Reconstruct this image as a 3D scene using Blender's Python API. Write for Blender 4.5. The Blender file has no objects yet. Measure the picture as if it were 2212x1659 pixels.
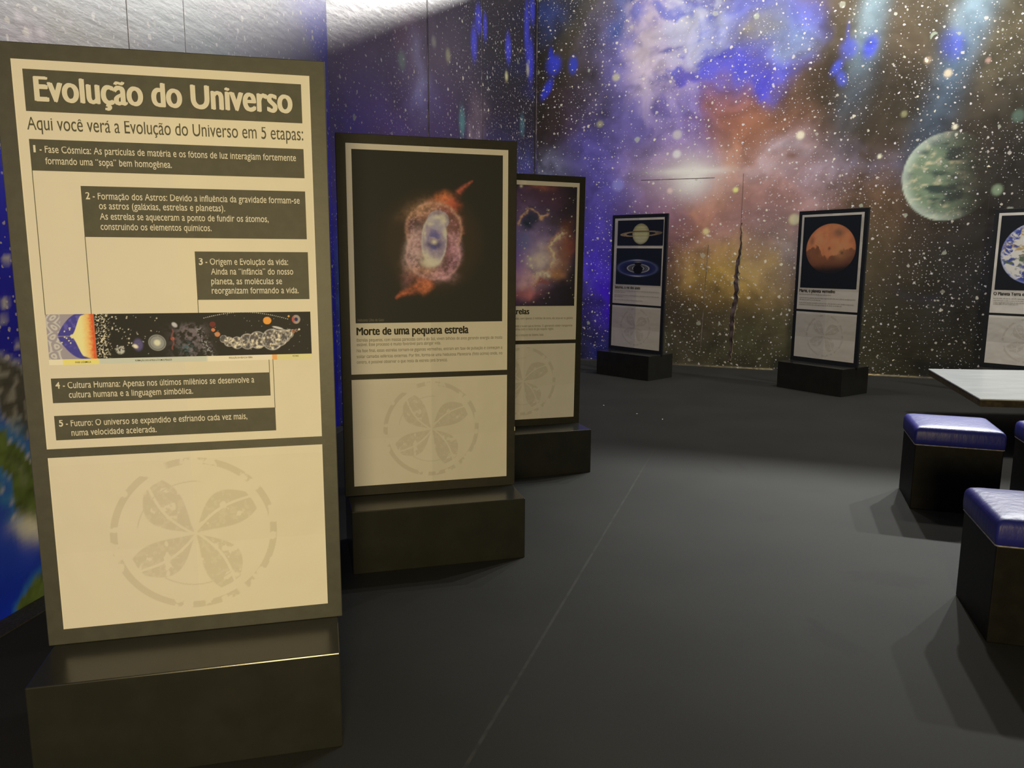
import bpy, bmesh, math, random
import numpy as np
from mathutils import Vector, Matrix
random.seed(7)
scene = bpy.context.scene
COL = scene.collection
# ------------------------------------------------------------------ camera
IW, IH, FPX = 2212, 1659, 1665.64
PITCH, ROLL, CAM_H = 0.1593, 0.0047, 1.5198
cp, sp, cr, sr = math.cos(PITCH), math.sin(PITCH), math.cos(ROLL), math.sin(ROLL)
_R = Vector((1, 0, 0)); _U = Vector((0, sp, cp)); _F = Vector((0, cp, -sp))
RX = _R * cr + _U * sr; UX = -_R * sr + _U * cr
cam_data = bpy.data.cameras.new('camera')
cam = bpy.data.objects.new('camera', cam_data); COL.objects.link(cam)
m = Matrix((RX, UX, -_F)).transposed().to_4x4(); m.translation = (0, 0, CAM_H)
cam.matrix_world = m
cam_data.sensor_width = 36; cam_data.lens = FPX / IW * 36
cam_data.clip_start = 0.05; cam_data.clip_end = 200
scene.camera = cam
# ------------------------------------------------------------------ world and lights
scene.view_settings.view_transform = 'Standard'
scene.view_settings.look = 'None'
scene.view_settings.exposure = 0.0
scene.view_settings.gamma = 1.0
scene.view_settings.use_curve_mapping = False
world = bpy.data.worlds.new('hall'); scene.world = world
world.use_nodes = True
bg = world.node_tree.nodes['Background']
bg.inputs['Color'].default_value = (1.0, 0.96, 0.88, 1)      # the pale hall above the open-topped room
bg.inputs['Strength'].default_value = 0.10

def lamp(name, loc, power, color, radius):
    l = bpy.data.lights.new(name, 'POINT'); l.energy = power; l.color = color; l.shadow_soft_size = radius
    o = bpy.data.objects.new(name, l); COL.objects.link(o); o.location = loc
    return o
WB = Vector((0.372, 12.126, 0)); WDIR = Vector((0.9303, -0.3668, 0)); WN = Vector((0.3668, 0.9303, 0))   # right-hand mural wall
WALL_H = 5.66
# stage lamps in a row beyond the mural wall: they look over its top edge onto the carpet and the stools
def spot(name, loc, target, power, color, radius, angle, blend):
    l = bpy.data.lights.new(name, 'SPOT'); l.energy = power; l.color = color; l.shadow_soft_size = radius
    l.spot_size = math.radians(angle); l.spot_blend = blend
    o = bpy.data.objects.new(name, l); COL.objects.link(o); o.location = loc
    o.rotation_euler = (Vector(target) - Vector(loc)).to_track_quat('-Z', 'Y').to_euler()
    return o
for along, p in ((4.2, 1900), (5.9, 2900), (7.6, 3100), (9.3, 1950)):
    q = WB + WDIR * along + WN * 1.9; q.z = 7.6
    spot('stage_lamp', q, (2.55, 5.0, 0.0), p, (1.0, 1.0, 0.97), 0.10, 29, 1.0)
# lamps far off in the hall: they clear the wall top only for the upper part of the left-hand walls
for along, p in ((3.5, 1900), (6.5, 2500), (9.5, 2500), (12.5, 1900)):
    q = WB + WDIR * along + WN * 12.0; q.z = 10.5
    lamp('hall_lamp', q, p, (1.0, 0.97, 0.92), 0.45)
# added unseen lamps inside the room to brighten the mural from above
for along, p in ((0.6, 140), (3.0, 370), (5.4, 560), (7.8, 700)):
    q = WB + WDIR * along - WN * 2.6; q.z = 6.9
    spot('added_mural_lamp', q, WB + WDIR * along + Vector((0, 0, 1.6)), p, (1.0, 0.94, 0.84), 0.20, 140, 0.6)
# the warm lamp behind the photographer
lamp('warm_lamp', (0.10, -1.5, 1.35), 525, (1.0, 0.785, 0.37), 0.35)

# ------------------------------------------------------------------ helpers
def lin(c):
    c = np.asarray(c, float) / 255.0
    return np.where(c <= 0.04045, c / 12.92, ((c + 0.055) / 1.055) ** 2.4)

def vnoise(x, y, seed=0):
    xi = np.floor(x); yi = np.floor(y); fx = x - xi; fy = y - yi
    fx = fx * fx * (3 - 2 * fx); fy = fy * fy * (3 - 2 * fy)
    def h(i, j):
        v = np.sin(i * 127.1 + j * 311.7 + seed * 74.7) * 43758.5453
        return v - np.floor(v)
    a = h(xi, yi); b = h(xi + 1, yi); c = h(xi, yi + 1); d = h(xi + 1, yi + 1)
    return (a * (1 - fx) + b * fx) * (1 - fy) + (c * (1 - fx) + d * fx) * fy

def fbm(x, y, seed=0, oct=4):
    s = 0; a = 0.5; t = 0
    for k in range(oct):
        s = s + a * vnoise(x * 2 ** k, y * 2 ** k, seed + k * 13); t += a; a *= 0.5
    return s / t

def sstep(a, b, x):
    t = np.clip((x - a) / (b - a), 0, 1)
    return t * t * (3 - 2 * t)

def over(col, rgb, a):
    a = np.clip(a, 0, 1)[:, None]
    col[:, :3] = col[:, :3] * (1 - a) + np.asarray(rgb)[None, :3] * a if np.ndim(rgb) == 1 else col[:, :3] * (1 - a) + rgb * a

def new_mat(name, color=(0.5, 0.5, 0.5), rough=0.5, spec=0.5, metal=0.0, attr=None):
    mt = bpy.data.materials.new(name); mt.use_nodes = True
    nt = mt.node_tree; b = nt.nodes['Principled BSDF']
    b.inputs['Base Color'].default_value = (*color, 1)
    b.inputs['Roughness'].default_value = rough
    b.inputs['Specular IOR Level'].default_value = spec
    b.inputs['Metallic'].default_value = metal
    if attr:
        a = nt.nodes.new('ShaderNodeAttribute'); a.attribute_name = attr
        nt.links.new(a.outputs['Color'], b.inputs['Base Color'])
    return mt

class NB:
    """small node builder"""
    def __init__(s, mt): s.nt = mt.node_tree; s.b = s.nt.nodes['Principled BSDF']
    def n(s, t, **k):
        nd = s.nt.nodes.new(t)
        for a, v in k.items(): setattr(nd, a, v)
        return nd
    def put(s, sock, v):
        if hasattr(v, 'is_output'): s.nt.links.new(v, sock)
        else: sock.default_value = v
    def math(s, op, a, b=0.0, c=0.0, clamp=False):
        nd = s.n('ShaderNodeMath', operation=op, use_clamp=clamp)
        for i, v in enumerate((a, b, c)): s.put(nd.inputs[i], v)
        return nd.outputs[0]
    def vmath(s, op, a, b=(0, 0, 0), scale=None):
        nd = s.n('ShaderNodeVectorMath', operation=op)
        s.put(nd.inputs[0], a); s.put(nd.inputs[1], b)
        if scale is not None: s.put(nd.inputs['Scale'], scale)
        return nd.outputs['Value'] if op in ('LENGTH', 'DOT_PRODUCT', 'DISTANCE') else nd.outputs['Vector']
    def ramp(s, v, a, b, o0=0.0, o1=1.0):
        nd = s.n('ShaderNodeMapRange', interpolation_type='SMOOTHSTEP')
        for i, x in enumerate((v, a, b, o0, o1)): s.put(nd.inputs[i], x)
        return nd.outputs[0]
    def mix(s, f, a, b):
        nd = s.n('ShaderNodeMix', data_type='RGBA')
        s.put(nd.inputs[0], f); s.put(nd.inputs[6], a); s.put(nd.inputs[7], b)
        return nd.outputs[2]
    def noise(s, vec, scale, detail=3.0, rough=0.5, dim='3D'):
        nd = s.n('ShaderNodeTexNoise', noise_dimensions=dim)
        s.put(nd.inputs['Vector'], vec); nd.inputs['Scale'].default_value = scale
        nd.inputs['Detail'].default_value = detail; nd.inputs['Roughness'].default_value = rough
        return nd
    def coord(s, which='Object'): return s.n('ShaderNodeTexCoord').outputs[which]
    def bump(s, h, strength, dist):
        nd = s.n('ShaderNodeBump'); nd.inputs['Strength'].default_value = strength; nd.inputs['Distance'].default_value = dist
        s.put(nd.inputs['Height'], h); s.nt.links.new(nd.outputs[0], s.b.inputs['Normal'])

def link(name, mesh, mat=None, parent=None):
    o = bpy.data.objects.new(name, mesh); COL.objects.link(o)
    if mat is not None and not len(mesh.materials): mesh.materials.append(mat)
    if parent is not None: o.parent = parent
    return o

def thing(name, label, cat, loc=(0, 0, 0), rz=0.0, group=None):
    o = bpy.data.objects.new(name, None); COL.objects.link(o)
    o.location = loc; o.rotation_euler = (0, 0, rz); o.empty_display_size = 0.1
    o['label'] = label; o['category'] = cat
    if group: o['group'] = group
    return o

def struct(o, label=None, cat=None):
    o['kind'] = 'structure'
    if label: o['label'] = label
    if cat: o['category'] = cat
    return o

def box_mesh(name, x0, x1, y0, y1, z0, z1, bevel=0.0, seg=2):
    bm = bmesh.new()
    v = [bm.verts.new((x, y, z)) for x in (x0, x1) for y in (y0, y1) for z in (z0, z1)]
    for f in ((0, 1, 3, 2), (4, 6, 7, 5), (0, 4, 5, 1), (2, 3, 7, 6), (0, 2, 6, 4), (1, 5, 7, 3)):
        bm.faces.new([v[i] for i in f])
    if bevel: bmesh.ops.bevel(bm, geom=bm.edges[:], offset=bevel, segments=seg, affect='EDGES', profile=0.5)
    bmesh.ops.recalc_face_normals(bm, faces=bm.faces[:])
    me = bpy.data.meshes.new(name); bm.to_mesh(me); bm.free()
    if bevel:
        for p in me.polygons: p.use_smooth = False
    return me

def quads_mesh(name, quads, y):
    """flat print areas: list of four (x,z) corners each, on the plane y, facing -y"""
    vs = []; fs = []
    for q in quads:
        i = len(vs); vs += [(x, y, z) for x, z in q]; fs.append((i, i + 1, i + 2, i + 3))
    me = bpy.data.meshes.new(name); me.from_pydata(vs, [], fs); me.update()
    return me

def rect(x0, x1, z0, z1): return [(x0, z0), (x1, z0), (x1, z1), (x0, z1)]

def grid_mesh(name, x0, x1, z0, z1, nx, nz, y, func):
    """a sheet in the xz plane facing -y whose printed colours come from func(X, Z) -> (n,4) linear"""
    xs = np.linspace(x0, x1, nx + 1); zs = np.linspace(z0, z1, nz + 1)
    X, Z = np.meshgrid(xs, zs); X = X.ravel(); Z = Z.ravel()
    n = len(X); co = np.empty((n, 3)); co[:, 0] = X; co[:, 1] = y; co[:, 2] = Z
    i = np.arange(nx)[None, :] + (np.arange(nz) * (nx + 1))[:, None]
    f = np.stack([i, i + 1, i + nx + 2, i + nx + 1], -1).reshape(-1, 4)
    me = bpy.data.meshes.new(name)
    me.vertices.add(n); me.vertices.foreach_set('co', co.ravel())
    me.loops.add(f.size); me.loops.foreach_set('vertex_index', f.ravel())
    me.polygons.add(len(f)); me.polygons.foreach_set('loop_start', np.arange(0, f.size, 4))
    me.polygons.foreach_set('loop_total', np.full(len(f), 4))
    me.update(); me.validate()
    c = func(X, Z).astype(np.float32)
    at = me.color_attributes.new('paint', 'FLOAT_COLOR', 'POINT'); at.data.foreach_set('color', c.ravel())
    return me

# ------------------------------------------------------------------ lettering (the built-in font, set condensed)
def _glyphs(body, weight):
    cu = bpy.data.curves.new('lettering', 'FONT'); cu.body = body; cu.size = 1.0
    cu.resolution_u = 8 if weight == 0.0 else 3; cu.offset = weight; cu.fill_mode = 'FRONT'
    o = bpy.data.objects.new('lettering', cu); COL.objects.link(o)
    dg = bpy.context.evaluated_depsgraph_get()
    me = bpy.data.meshes.new_from_object(o.evaluated_get(dg))
    bpy.data.objects.remove(o); bpy.data.curves.remove(cu)
    v = np.empty(len(me.vertices) * 3); me.vertices.foreach_get('co', v); v = v.reshape(-1, 3)
    fs = [tuple(p.vertices) for p in me.polygons]
    bpy.data.meshes.remove(me)
    return v, fs
_gl = {}
def glyphs(body, w):
    if (body, w) not in _gl: _gl[(body, w)] = _glyphs(body, w)
    return _gl[(body, w)]
def capheight(w): return glyphs('H', w)[0][:, 1].max()
def xheight(w): return glyphs('x', w)[0][:, 1].max()
def set_line(body, w):
    """one line of type, set word by word; small letters drawn tall as in a condensed poster face"""
    V = []; F = []; n = 0; words = body.split(' ')
    for i, wd in enumerate(words):
        x_end = glyphs(' '.join(words[:i + 1]), w)[0][:, 0].max()          # where the word ends in the running line
        w_max = glyphs(wd, w)[0][:, 0].max()
        for k, ch in enumerate(wd):
            v, fs = glyphs(ch, w); v = v.copy()
            v[:, 0] += glyphs(wd[:k + 1], w)[0][:, 0].max() - v[:, 0].max() + x_end - w_max
            V.append(v); F += [tuple(q + n for q in f) for f in fs]; n += len(v)
    v = np.concatenate(V); c = capheight(w); xh = xheight(w); t = 0.775
    y = v[:, 1] / c; xh /= c
    v[:, 1] = np.where(y <= 0, y, np.where(y < xh, y * t / xh, np.where(y < 1, t + (y - xh) / (1 - xh) * (1 - t), y)))
    return v, F
def text_mesh(name, lines, y):
    """lines: (text, x0, x1, baseline z, cap height, weight); each line is fitted to its width"""
    V = []; F = []; n = 0; jobs = []
    for body, x0, x1, z, ch, w in lines:
        if w > 0.04:                                   # heavy headings: thickened sideways
            dx = 0.045 * (x1 - x0) / max(1, len(body))
            jobs += [(body, x0 + k * dx, x1 - (4 - k) * dx, z + ch * (0, .022, 0, -.022, 0)[k], ch, 0.0, -0.00010 * k) for k in range(5)]
        else: jobs.append((body, x0, x1, z, ch, w, 0.0))
    for body, x0, x1, z, ch, w, dy in jobs:
        v, fs = set_line(body, w)
        s = (x1 - x0) / (v[:, 0].max() - v[:, 0].min())
        X = x0 + (v[:, 0] - v[:, 0].min()) * s; Z = z + v[:, 1] * ch
        V += [(a, y + dy, b) for a, b in zip(X, Z)]; F += [tuple(i + n for i in f) for f in fs]; n += len(v)
    me = bpy.data.meshes.new(name); me.from_pydata(V, [], F); me.update()
    return me
def blur_lines_mesh(name, lines, y, seed):
    """body copy too small to read in the photograph: rows of tiny letter-sized ticks"""
    r = random.Random(seed); q = []
    for x0, x1, z, ch in lines:
        x = x0
        while x < x1 - 0.004:
            for k in range(r.randint(2, 9)):
                w = r.uniform(0.0028, 0.0055)
                if x + w > x1: break
                h = ch * r.choice((0.72, 0.72, 0.75, 0.7, 1.0))
                q.append(rect(x, x + w * 0.62, z, z + h)); x += w
            x += 0.0045
    return quads_mesh(name, q, y)

# ------------------------------------------------------------------ materials
M = {}
def speckle(mt, amount=0.25, scale=60):
    b = NB(mt); base = tuple(b.b.inputs['Base Color'].default_value)
    nz = b.noise(b.coord(), scale, 4)
    f = b.ramp(nz.outputs[0], 0.35, 0.7)
    dark = tuple(c * (1 - amount) for c in base[:3]) + (1,); li = tuple(c * (1 + amount) for c in base[:3]) + (1,)
    b.put(b.b.inputs['Base Color'], b.mix(f, dark, li))
    b.bump(b.noise(b.coord(), scale * 4, 2).outputs[0], 0.08, 0.002)
M['board'] = new_mat('black_printed_board_glare', (0.060, 0.062, 0.055), 0.50, 0.45); speckle(M['board'], 0.08, 25)  # same black board on every stand; veiling glare is mixed into this tone
M['board_mid'] = new_mat('black_printed_board_low_glare', (0.026, 0.026, 0.022), 0.5, 0.3); speckle(M['board_mid'], 0.08, 25)  # the same board, painted darker where less glare veils it
M['board_cool'] = new_mat('black_printed_board_cool', (0.018, 0.021, 0.026), 0.45, 0.4); speckle(M['board_cool'], 0.08, 25)  # the same board for the far stands, with the least glare in its colour
M['plinth'] = new_mat('black_painted_plinth', (0.020, 0.021, 0.019), 0.24, 0.5); speckle(M['plinth'], 0.10, 9)
M['ink'] = new_mat('black_ink', (0.085, 0.086, 0.076), 0.6, 0.3); speckle(M['ink'], 0.06, 30)
M['heavy_ink'] = new_mat('heading_ink', (0.018, 0.017, 0.016), 0.6, 0.3)
M['grey_ink'] = new_mat('body_ink', (0.20, 0.185, 0.165), 0.6, 0.3)
M['faint_ink'] = new_mat('small_print_ink', (0.36, 0.34, 0.32), 0.6, 0.3)
M['letter'] = new_mat('pale_lettering', (0.72, 0.71, 0.68), 0.6, 0.3)
def paper_material(name, attr):
    mt = new_mat(name, (0.76, 0.745, 0.715), 0.62, 0.35, attr=attr)
    b = NB(mt)
    sx = b.n('ShaderNodeSeparateXYZ'); b.put(sx.inputs[0], b.coord())
    # fold marks: a saw-tooth relief with its steps at the middle crease and at three cross creases
    u = b.math('FRACT', b.math('ADD', b.math('DIVIDE', sx.outputs[0], 0.80), 0.5 * 1.0))
    v = b.math('FRACT', b.math('ADD', b.math('DIVIDE', sx.outputs[2], 0.56), 0.40))
    ux = b.math('ABSOLUTE', b.math('SUBTRACT', u, 0.5))
    vx = b.math('ABSOLUTE', b.math('SUBTRACT', v, 0.5))
    w = b.noise(b.coord(), 5.0, 2)
    h = b.math('ADD', b.math('MULTIPLY', ux, -0.12), b.math('MULTIPLY', vx, 0.022))
    h = b.math('ADD', h, b.math('MULTIPLY', w.outputs[0], 0.010))
    b.bump(h, 1.0, 1.0)
    return mt
M['paper'] = paper_material('poster_paper', None)
M['paper_print'] = paper_material('printed_paper', 'paint')
M['picture'] = new_mat('printed_picture', (0.1, 0.1, 0.1), 0.55, 0.18, attr='paint')

# ------------------------------------------------------------------ walls: a starry mural printed on vinyl
def wall_frame(A, B):
    A = Vector((A[0], A[1], 0)); B = Vector((B[0], B[1], 0)); d = (B - A).normalized()
    return A, d
def on_wall(px, py, A, d):
    """where the sight line through a pixel of the photograph meets a wall: (distance along it, height)"""
    r = RX * ((px - IW / 2) / FPX) - UX * ((py - IH / 2) / FPX) + _F
    n = Vector((-d.y, d.x, 0)); t = n.dot(A) / n.dot(r)
    P = r * t
    return (P - A).dot(d), P.z + CAM_H

class Mural:
    def __init__(s, A, d, S, Z, base, illum):
        s.A, s.d = A, d; s.illum = illum
        s.S0, s.Z0 = S, Z
        w1 = fbm(S * 1.3, Z * 1.3, 3, 5) - 0.5; w2 = fbm(S * 1.3, Z * 1.3, 29, 5) - 0.5
        s.S = S + 0.75 * w1; s.Z = Z + 0.75 * w2
        s.cloud = 0.5 + 1.25 * (0.5 * fbm(S * 2.2 + w1, Z * 2.2 + w2, 51, 5) + 0.5 * fbm(S * 5.5 + w1, Z * 5.5 + w2, 57, 5) - 0.5)
        s.col = np.ones((len(S), 4)); s.col[:, :3] = np.asarray(base)[None, :] * (0.75 + 0.5 * s.cloud[:, None])
        s.col[:, 3] = 1.0
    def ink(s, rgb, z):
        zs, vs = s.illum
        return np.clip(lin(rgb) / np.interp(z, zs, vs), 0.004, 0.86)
    def blob(s, px, py, rx, ry, rgb, a=0.9, rot=0, p=1.0, tex=0.7, warp=True, stars=None):
        c = on_wall(px, py, s.A, s.d)
        e = on_wall(px + rx, py, s.A, s.d); f = on_wall(px - rx, py, s.A, s.d); g = on_wall(px, py - ry, s.A, s.d)
        rs = abs(e[0] - f[0]) / 2; rz = abs(g[1] - c[1])
        X = (s.S if warp else s.S0) - c[0]; Y = (s.Z if warp else s.Z0) - c[1]
        if rot:
            k, q = math.cos(math.radians(rot)), math.sin(math.radians(rot)); X, Y = X * k + Y * q, -X * q + Y * k
        d2 = (X / rs) ** 2 + (Y / rz) ** 2
        al = a * np.exp(-(d2 ** p) * 0.8) * np.clip(1 + tex * 2.6 * (s.cloud - 0.5), 0, 1.5)
        over(s.col, s.ink(rgb, c[1]), al)
        if stars is not None: s.col[:, 3] = s.col[:, 3] * (1 - np.clip(al, 0, 1)) + stars * np.clip(al, 0, 1)

def star_material(name, seed=0.0, rough=0.3, bump=1.0, spec=0.5):
    mt = new_mat(name, (0.03, 0.03, 0.03), rough, spec)
    b = NB(mt)
    at = b.n('ShaderNodeAttribute'); at.attribute_name = 'paint'
    sx = b.n('ShaderNodeSeparateXYZ'); b.put(sx.inputs[0], b.coord())
    cb = b.n('ShaderNodeCombineXYZ'); b.put(cb.inputs[0], b.math('ADD', sx.outputs[0], seed)); b.put(cb.inputs[1], sx.outputs[2])
    P = cb.outputs[0]
    wob = b.noise(P, 26.0, 2, dim='2D')
    off = b.vmath('SCALE', b.vmath('SUBTRACT', wob.outputs['Color'], (0.5, 0.5, 0.5)), scale=0.030)
    PW = b.vmath('ADD', P, off)
    dens = b.ramp(b.noise(P, 1.1, 3, dim='2D').outputs[0], 0.30, 0.62, 0.35, 1.0)
    col = at.outputs['Color']
    #        scale, base radius, share present, strength, colours
    for sc, rad, share, stren, c0, c1, vec in (
            (20.0, 0.0072, 0.85, 0.85, (0.80, 0.78, 0.80, 1), (0.55, 0.58, 0.80, 1), P),
            (11.0, 0.0140, 0.85, 1.0, (0.82, 0.76, 0.70, 1), (0.70, 0.70, 0.80, 1), PW),
            (5.0, 0.0195, 0.60, 1.0, (0.86, 0.84, 0.80, 1), (0.80, 0.78, 0.62, 1), PW),
            (1.9, 0.042, 0.40, 0.75, (0.66, 0.66, 0.56, 1), (0.42, 0.52, 0.44, 1), PW)):
        v = b.n('ShaderNodeTexVoronoi', voronoi_dimensions='2D', feature='F1')
        b.put(v.inputs['Vector'], vec); v.inputs['Scale'].default_value = sc
        cs = b.n('ShaderNodeSeparateColor'); b.put(cs.inputs[0], v.outputs['Color'])
        r = b.math('MULTIPLY', b.math('ADD', b.math('MULTIPLY', cs.outputs[0], cs.outputs[0]), 0.35), rad * sc)
        k = b.math('SUBTRACT', 1.0, b.math('DIVIDE', v.outputs['Distance'], r))
        a = b.ramp(k, 0.0, 0.40)
        on = b.math('LESS_THAN', cs.outputs[1], b.math('MULTIPLY', dens, share))
        a = b.math('MULTIPLY', b.math('MULTIPLY', a, on), b.math('MULTIPLY', at.outputs['Alpha'], b.math('ADD', b.math('MULTIPLY', cs.outputs[2], 0.5 * stren), 0.5 * stren)))
        col = b.mix(a, col, b.mix(cs.outputs[2], c0, c1))
    b.put(b.b.inputs['Base Color'], col)
    # creased vinyl
    mp = b.n('ShaderNodeMapping'); b.put(mp.inputs[0], b.coord()); mp.inputs['Scale'].default_value = (1.0, 1.0, 3.2)
    h = b.math('ADD', b.noise(mp.outputs[0], 5.0, 4, 0.6).outputs[0], b.math('MULTIPLY', b.noise(b.coord(), 0.9, 2).outputs[0], 1.5))
    b.bump(h, 0.12 * bump, 0.03)
    return mt

def wall(name, A, B, h, cell, illum, base, painter, mat, s0=0.0):
    A, d = wall_frame(A, B); L = (Vector((B[0], B[1], 0)) - A).length
    def f(S, Z):
        mu = Mural(A, d, S, Z, base, illum); painter(mu); mu.col[:, :3] = np.clip(mu.col[:, :3], 0.003, 0.86); return mu.col
    me = grid_mesh(name, s0, L, 0.0, h, int((L - s0) / cell), int(h / cell), 0.0, f)
    o = link(name, me, mat); o.location = A; o.rotation_euler = (0, 0, math.atan2(d.y, d.x))
    return struct(o)

W1A, W1B = (-1.593, 6.971), (-2.166, 3.000)      # first left wall, running back past the camera
W2B = (0.372, 12.126)
W3B = (5.559, 10.085)

def paint_w3(u):
    B = u.blob
    # ground tones, far right to left
    B(2100, 350, 330, 330, (40, 41, 41), 0.9)
    B(1980, 60, 330, 150, (112, 107, 88), 0.75)
    B(2160, 60, 120, 110, (124, 118, 96), 0.6)
    B(1820, 250, 150, 120, (64, 60, 50), 0.7)
    B(1290, 90, 90, 150, (98, 98, 82), 0.85)
    B(1230, 260, 90, 150, (48, 42, 42), 0.8)
    B(1340, 200, 40, 80, (84, 86, 80), 0.6)
    # warm middle
    B(1620, 330, 250, 260, (122, 93, 84), 0.9)
    B(1740, 140, 120, 90, (112, 96, 78), 0.85)
    B(1830, 60, 90, 80, (120, 112, 92), 0.8)
    B(1545, 245, 70, 110, (156, 92, 58), 0.85)
    B(1600, 290, 110, 70, (150, 98, 68), 0.8)
    B(1500, 240, 30, 90, (120, 72, 80), 0.7)
    B(1600, 420, 150, 100, (138, 96, 84), 0.9)
    B(1690, 190, 70, 70, (108, 86, 76), 0.8)
    B(1560, 400, 40, 75, (192, 142, 78), 0.85)
    B(1480, 420, 110, 60, (146, 112, 124), 0.85)
    B(1825, 230, 85, 130, (62, 58, 48), 0.95, tex=0.4)
    # blue-violet column
    B(1430, 140, 105, 220, (128, 122, 200), 0.95, p=1.4)
    B(1420, 300, 80, 110, (104, 92, 160), 0.85)
    B(1370, 300, 60, 120, (96, 92, 160), 0.8)
    B(1520, 80, 130, 110, (134, 142, 226), 0.9, p=1.3)
    B(1600, 60, 90, 75, (118, 128, 230), 0.9, p=1.6)
    B(1650, 165, 60, 45, (108, 108, 236), 0.9, rot=25, p=2)
    B(1560, 140, 60, 50, (98, 98, 232), 0.9, p=1.6)
    B(1505, 200, 25, 35, (86, 84, 216), 0.8, rot=20)
    B(1625, 195, 28, 22, (96, 92, 232), 0.85, p=2)
    B(1650, 60, 30, 35, (144, 150, 168), 0.6)
    B(1610, 75, 45, 30, (150, 146, 140), 0.75)
    B(1720, 55, 50, 45, (118, 126, 238), 0.85, p=1.6)
    B(1690, 95, 40, 40, (150, 180, 224), 0.6)
    B(1360, 40, 26, 48, (84, 110, 196), 0.9, p=1.5)
    # lilac cloud: ragged bright wisps
    n1 = fbm(u.S0 * 2.6 + 3, u.Z0 * 2.2, 71, 5); n2 = fbm(u.S * 6.5, u.Z * 6.5, 73, 5)
    for px, py, rx, ry, rgb, a, th in ((1420, 110, 70, 150, (186, 172, 226), 0.75, .40), (1440, 120, 66, 130, (220, 206, 238), 0.85, .47), (1395, 50, 40, 90, (216, 204, 226), 0.8, .45), (1500, 60, 70, 90, (196, 204, 246), 0.75, .42), (1490, 10, 60, 50, (212, 216, 244), 0.7, .40), (1450, 250, 50, 90, (140, 128, 200), 0.7, .44)):
        c = on_wall(px, py, u.A, u.d); e = on_wall(px + rx, py, u.A, u.d); t_ = on_wall(px, py - ry, u.A, u.d)
        g_ = np.exp(-0.9 * (((u.S0 - c[0]) / (e[0] - c[0])) ** 2 + ((u.Z0 - c[1]) / (t_[1] - c[1])) ** 2))
        over(u.col, u.ink(rgb, c[1]), a * sstep(th, th + .24, 0.5 * n1 + 0.5 * n2 + 0.16 * g_) * sstep(0.05, 0.6, g_))
    # lower glow and the lens of light on the horizontal seam
    B(1315, 400, 45, 95, (84, 82, 176), 0.9)
    B(1300, 355, 30, 50, (78, 78, 176), 0.7)
    B(1420, 350, 90, 50, (140, 120, 170), 0.75)
    B(1690, 340, 46, 42, (166, 150, 162), 0.8, tex=1.2)
    B(1780, 375, 60, 55, (146, 132, 150), 0.8, tex=1.2)
    B(1700, 420, 60, 40, (150, 116, 116), 0.8, tex=1.0)
    B(1870, 340, 60, 30, (112, 110, 140), 0.7, tex=1.4)
    B(1940, 375, 25, 22, (126, 124, 160), 0.7, tex=1.2)
    # below the seam
    B(1460, 470, 70, 60, (112, 88, 130), 0.85)
    B(1480, 560, 60, 90, (74, 54, 60), 0.85)
    B(1540, 470, 80, 60, (146, 104, 82), 0.85)
    B(1660, 500, 90, 70, (116, 92, 98), 0.85)
    B(1590, 520, 60, 40, (118, 88, 96), 0.7)
    B(1570, 610, 85, 62, (136, 112, 58), 0.95)
    B(1660, 610, 60, 60, (122, 104, 68), 0.85)
    B(1710, 560, 40, 70, (98, 88, 90), 0.8)
    B(1600, 745, 330, 72, (44, 44, 32), 0.95)
    B(1480, 700, 70, 60, (46, 42, 36), 0.8)
    B(1700, 715, 60, 50, (50, 48, 36), 0.8)
    B(1920, 470, 55, 110, (88, 68, 52), 0.7)
    B(1890, 560, 60, 80, (66, 56, 44), 0.7)
    B(2000, 700, 170, 90, (28, 28, 25), 0.8)
    B(1990, 622, 40, 16, (30, 30, 78), 0.7)
    B(2060, 600, 90, 90, (32, 34, 44), 0.6)
    # blue zone beside the corner
    B(1265, 520, 55, 130, (64, 58, 120), 0.9)
    B(1290, 590, 45, 80, (58, 44, 160), 0.9)
    B(1303, 655, 28, 62, (46, 22, 216), 0.95)
    B(1270, 740, 60, 45, (26, 28, 76), 0.9)
    B(1200, 355, 45, 32, (112, 116, 150), 0.8, tex=1.3)
    B(1185, 30, 45, 32, (66, 84, 160), 0.7)
    B(1196, 142, 15, 20, (64, 76, 232), 0.95, p=2, warp=False)
    B(1190, 120, 5, 16, (64, 76, 232), 0.9, p=2, warp=False)
    B(1238, 140, 9, 18, (64, 80, 216), 0.9, p=2, warp=False)
    B(1182, 192, 8, 24, (60, 70, 220), 0.9, rot=-28, p=2, warp=False)
    B(1960, 215, 130, 95, (60, 58, 51), 0.85, tex=0.5)
    B(1800, 215, 60, 90, (62, 58, 49), 0.8, tex=0.5)
    B(2000, 600, 120, 120, (24, 24, 22), 0.7, tex=0.5)
    # beams of light in the picture
    for (px, py, rx, ry, rot, a, c) in ((1890, 0, 26, 95, -14, 0.95, (176, 206, 226)), (1870, 110, 26, 90, -16, 0.7, (120, 146, 168)), (1845, 215, 34, 85, -18, 0.55, (88, 96, 112)),
                                        (2105, 20, 38, 90, -20, 0.95, (166, 198, 224)), (2070, 130, 34, 90, -20, 0.75, (104, 132, 164)), (2020, 260, 40, 90, -20, 0.65, (74, 90, 110)), (1985, 330, 36, 60, -20, 0.5, (62, 74, 92))):
        B(px, py, rx, ry, c, a, rot=rot, warp=False, tex=0.4, p=1.2)
    for (px, py, rx, ry, rot) in ((1834, 104, 17, 20, 0), (1832, 70, 4, 20, 0), (1880, 100, 14, 24, -14), (1808, 145, 9, 18, -30), (2058, 96, 24, 30, 12), (1818, 170, 10, 16, 20)):
        B(px, py, rx, ry, (92, 106, 236), 0.85, rot=rot, warp=False, p=1.6)
    fine = 0.5 * fbm(u.S * 7, u.Z * 7, 61, 5) + 0.5 * fbm(u.S * 3, u.Z * 3, 67, 5)
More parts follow.
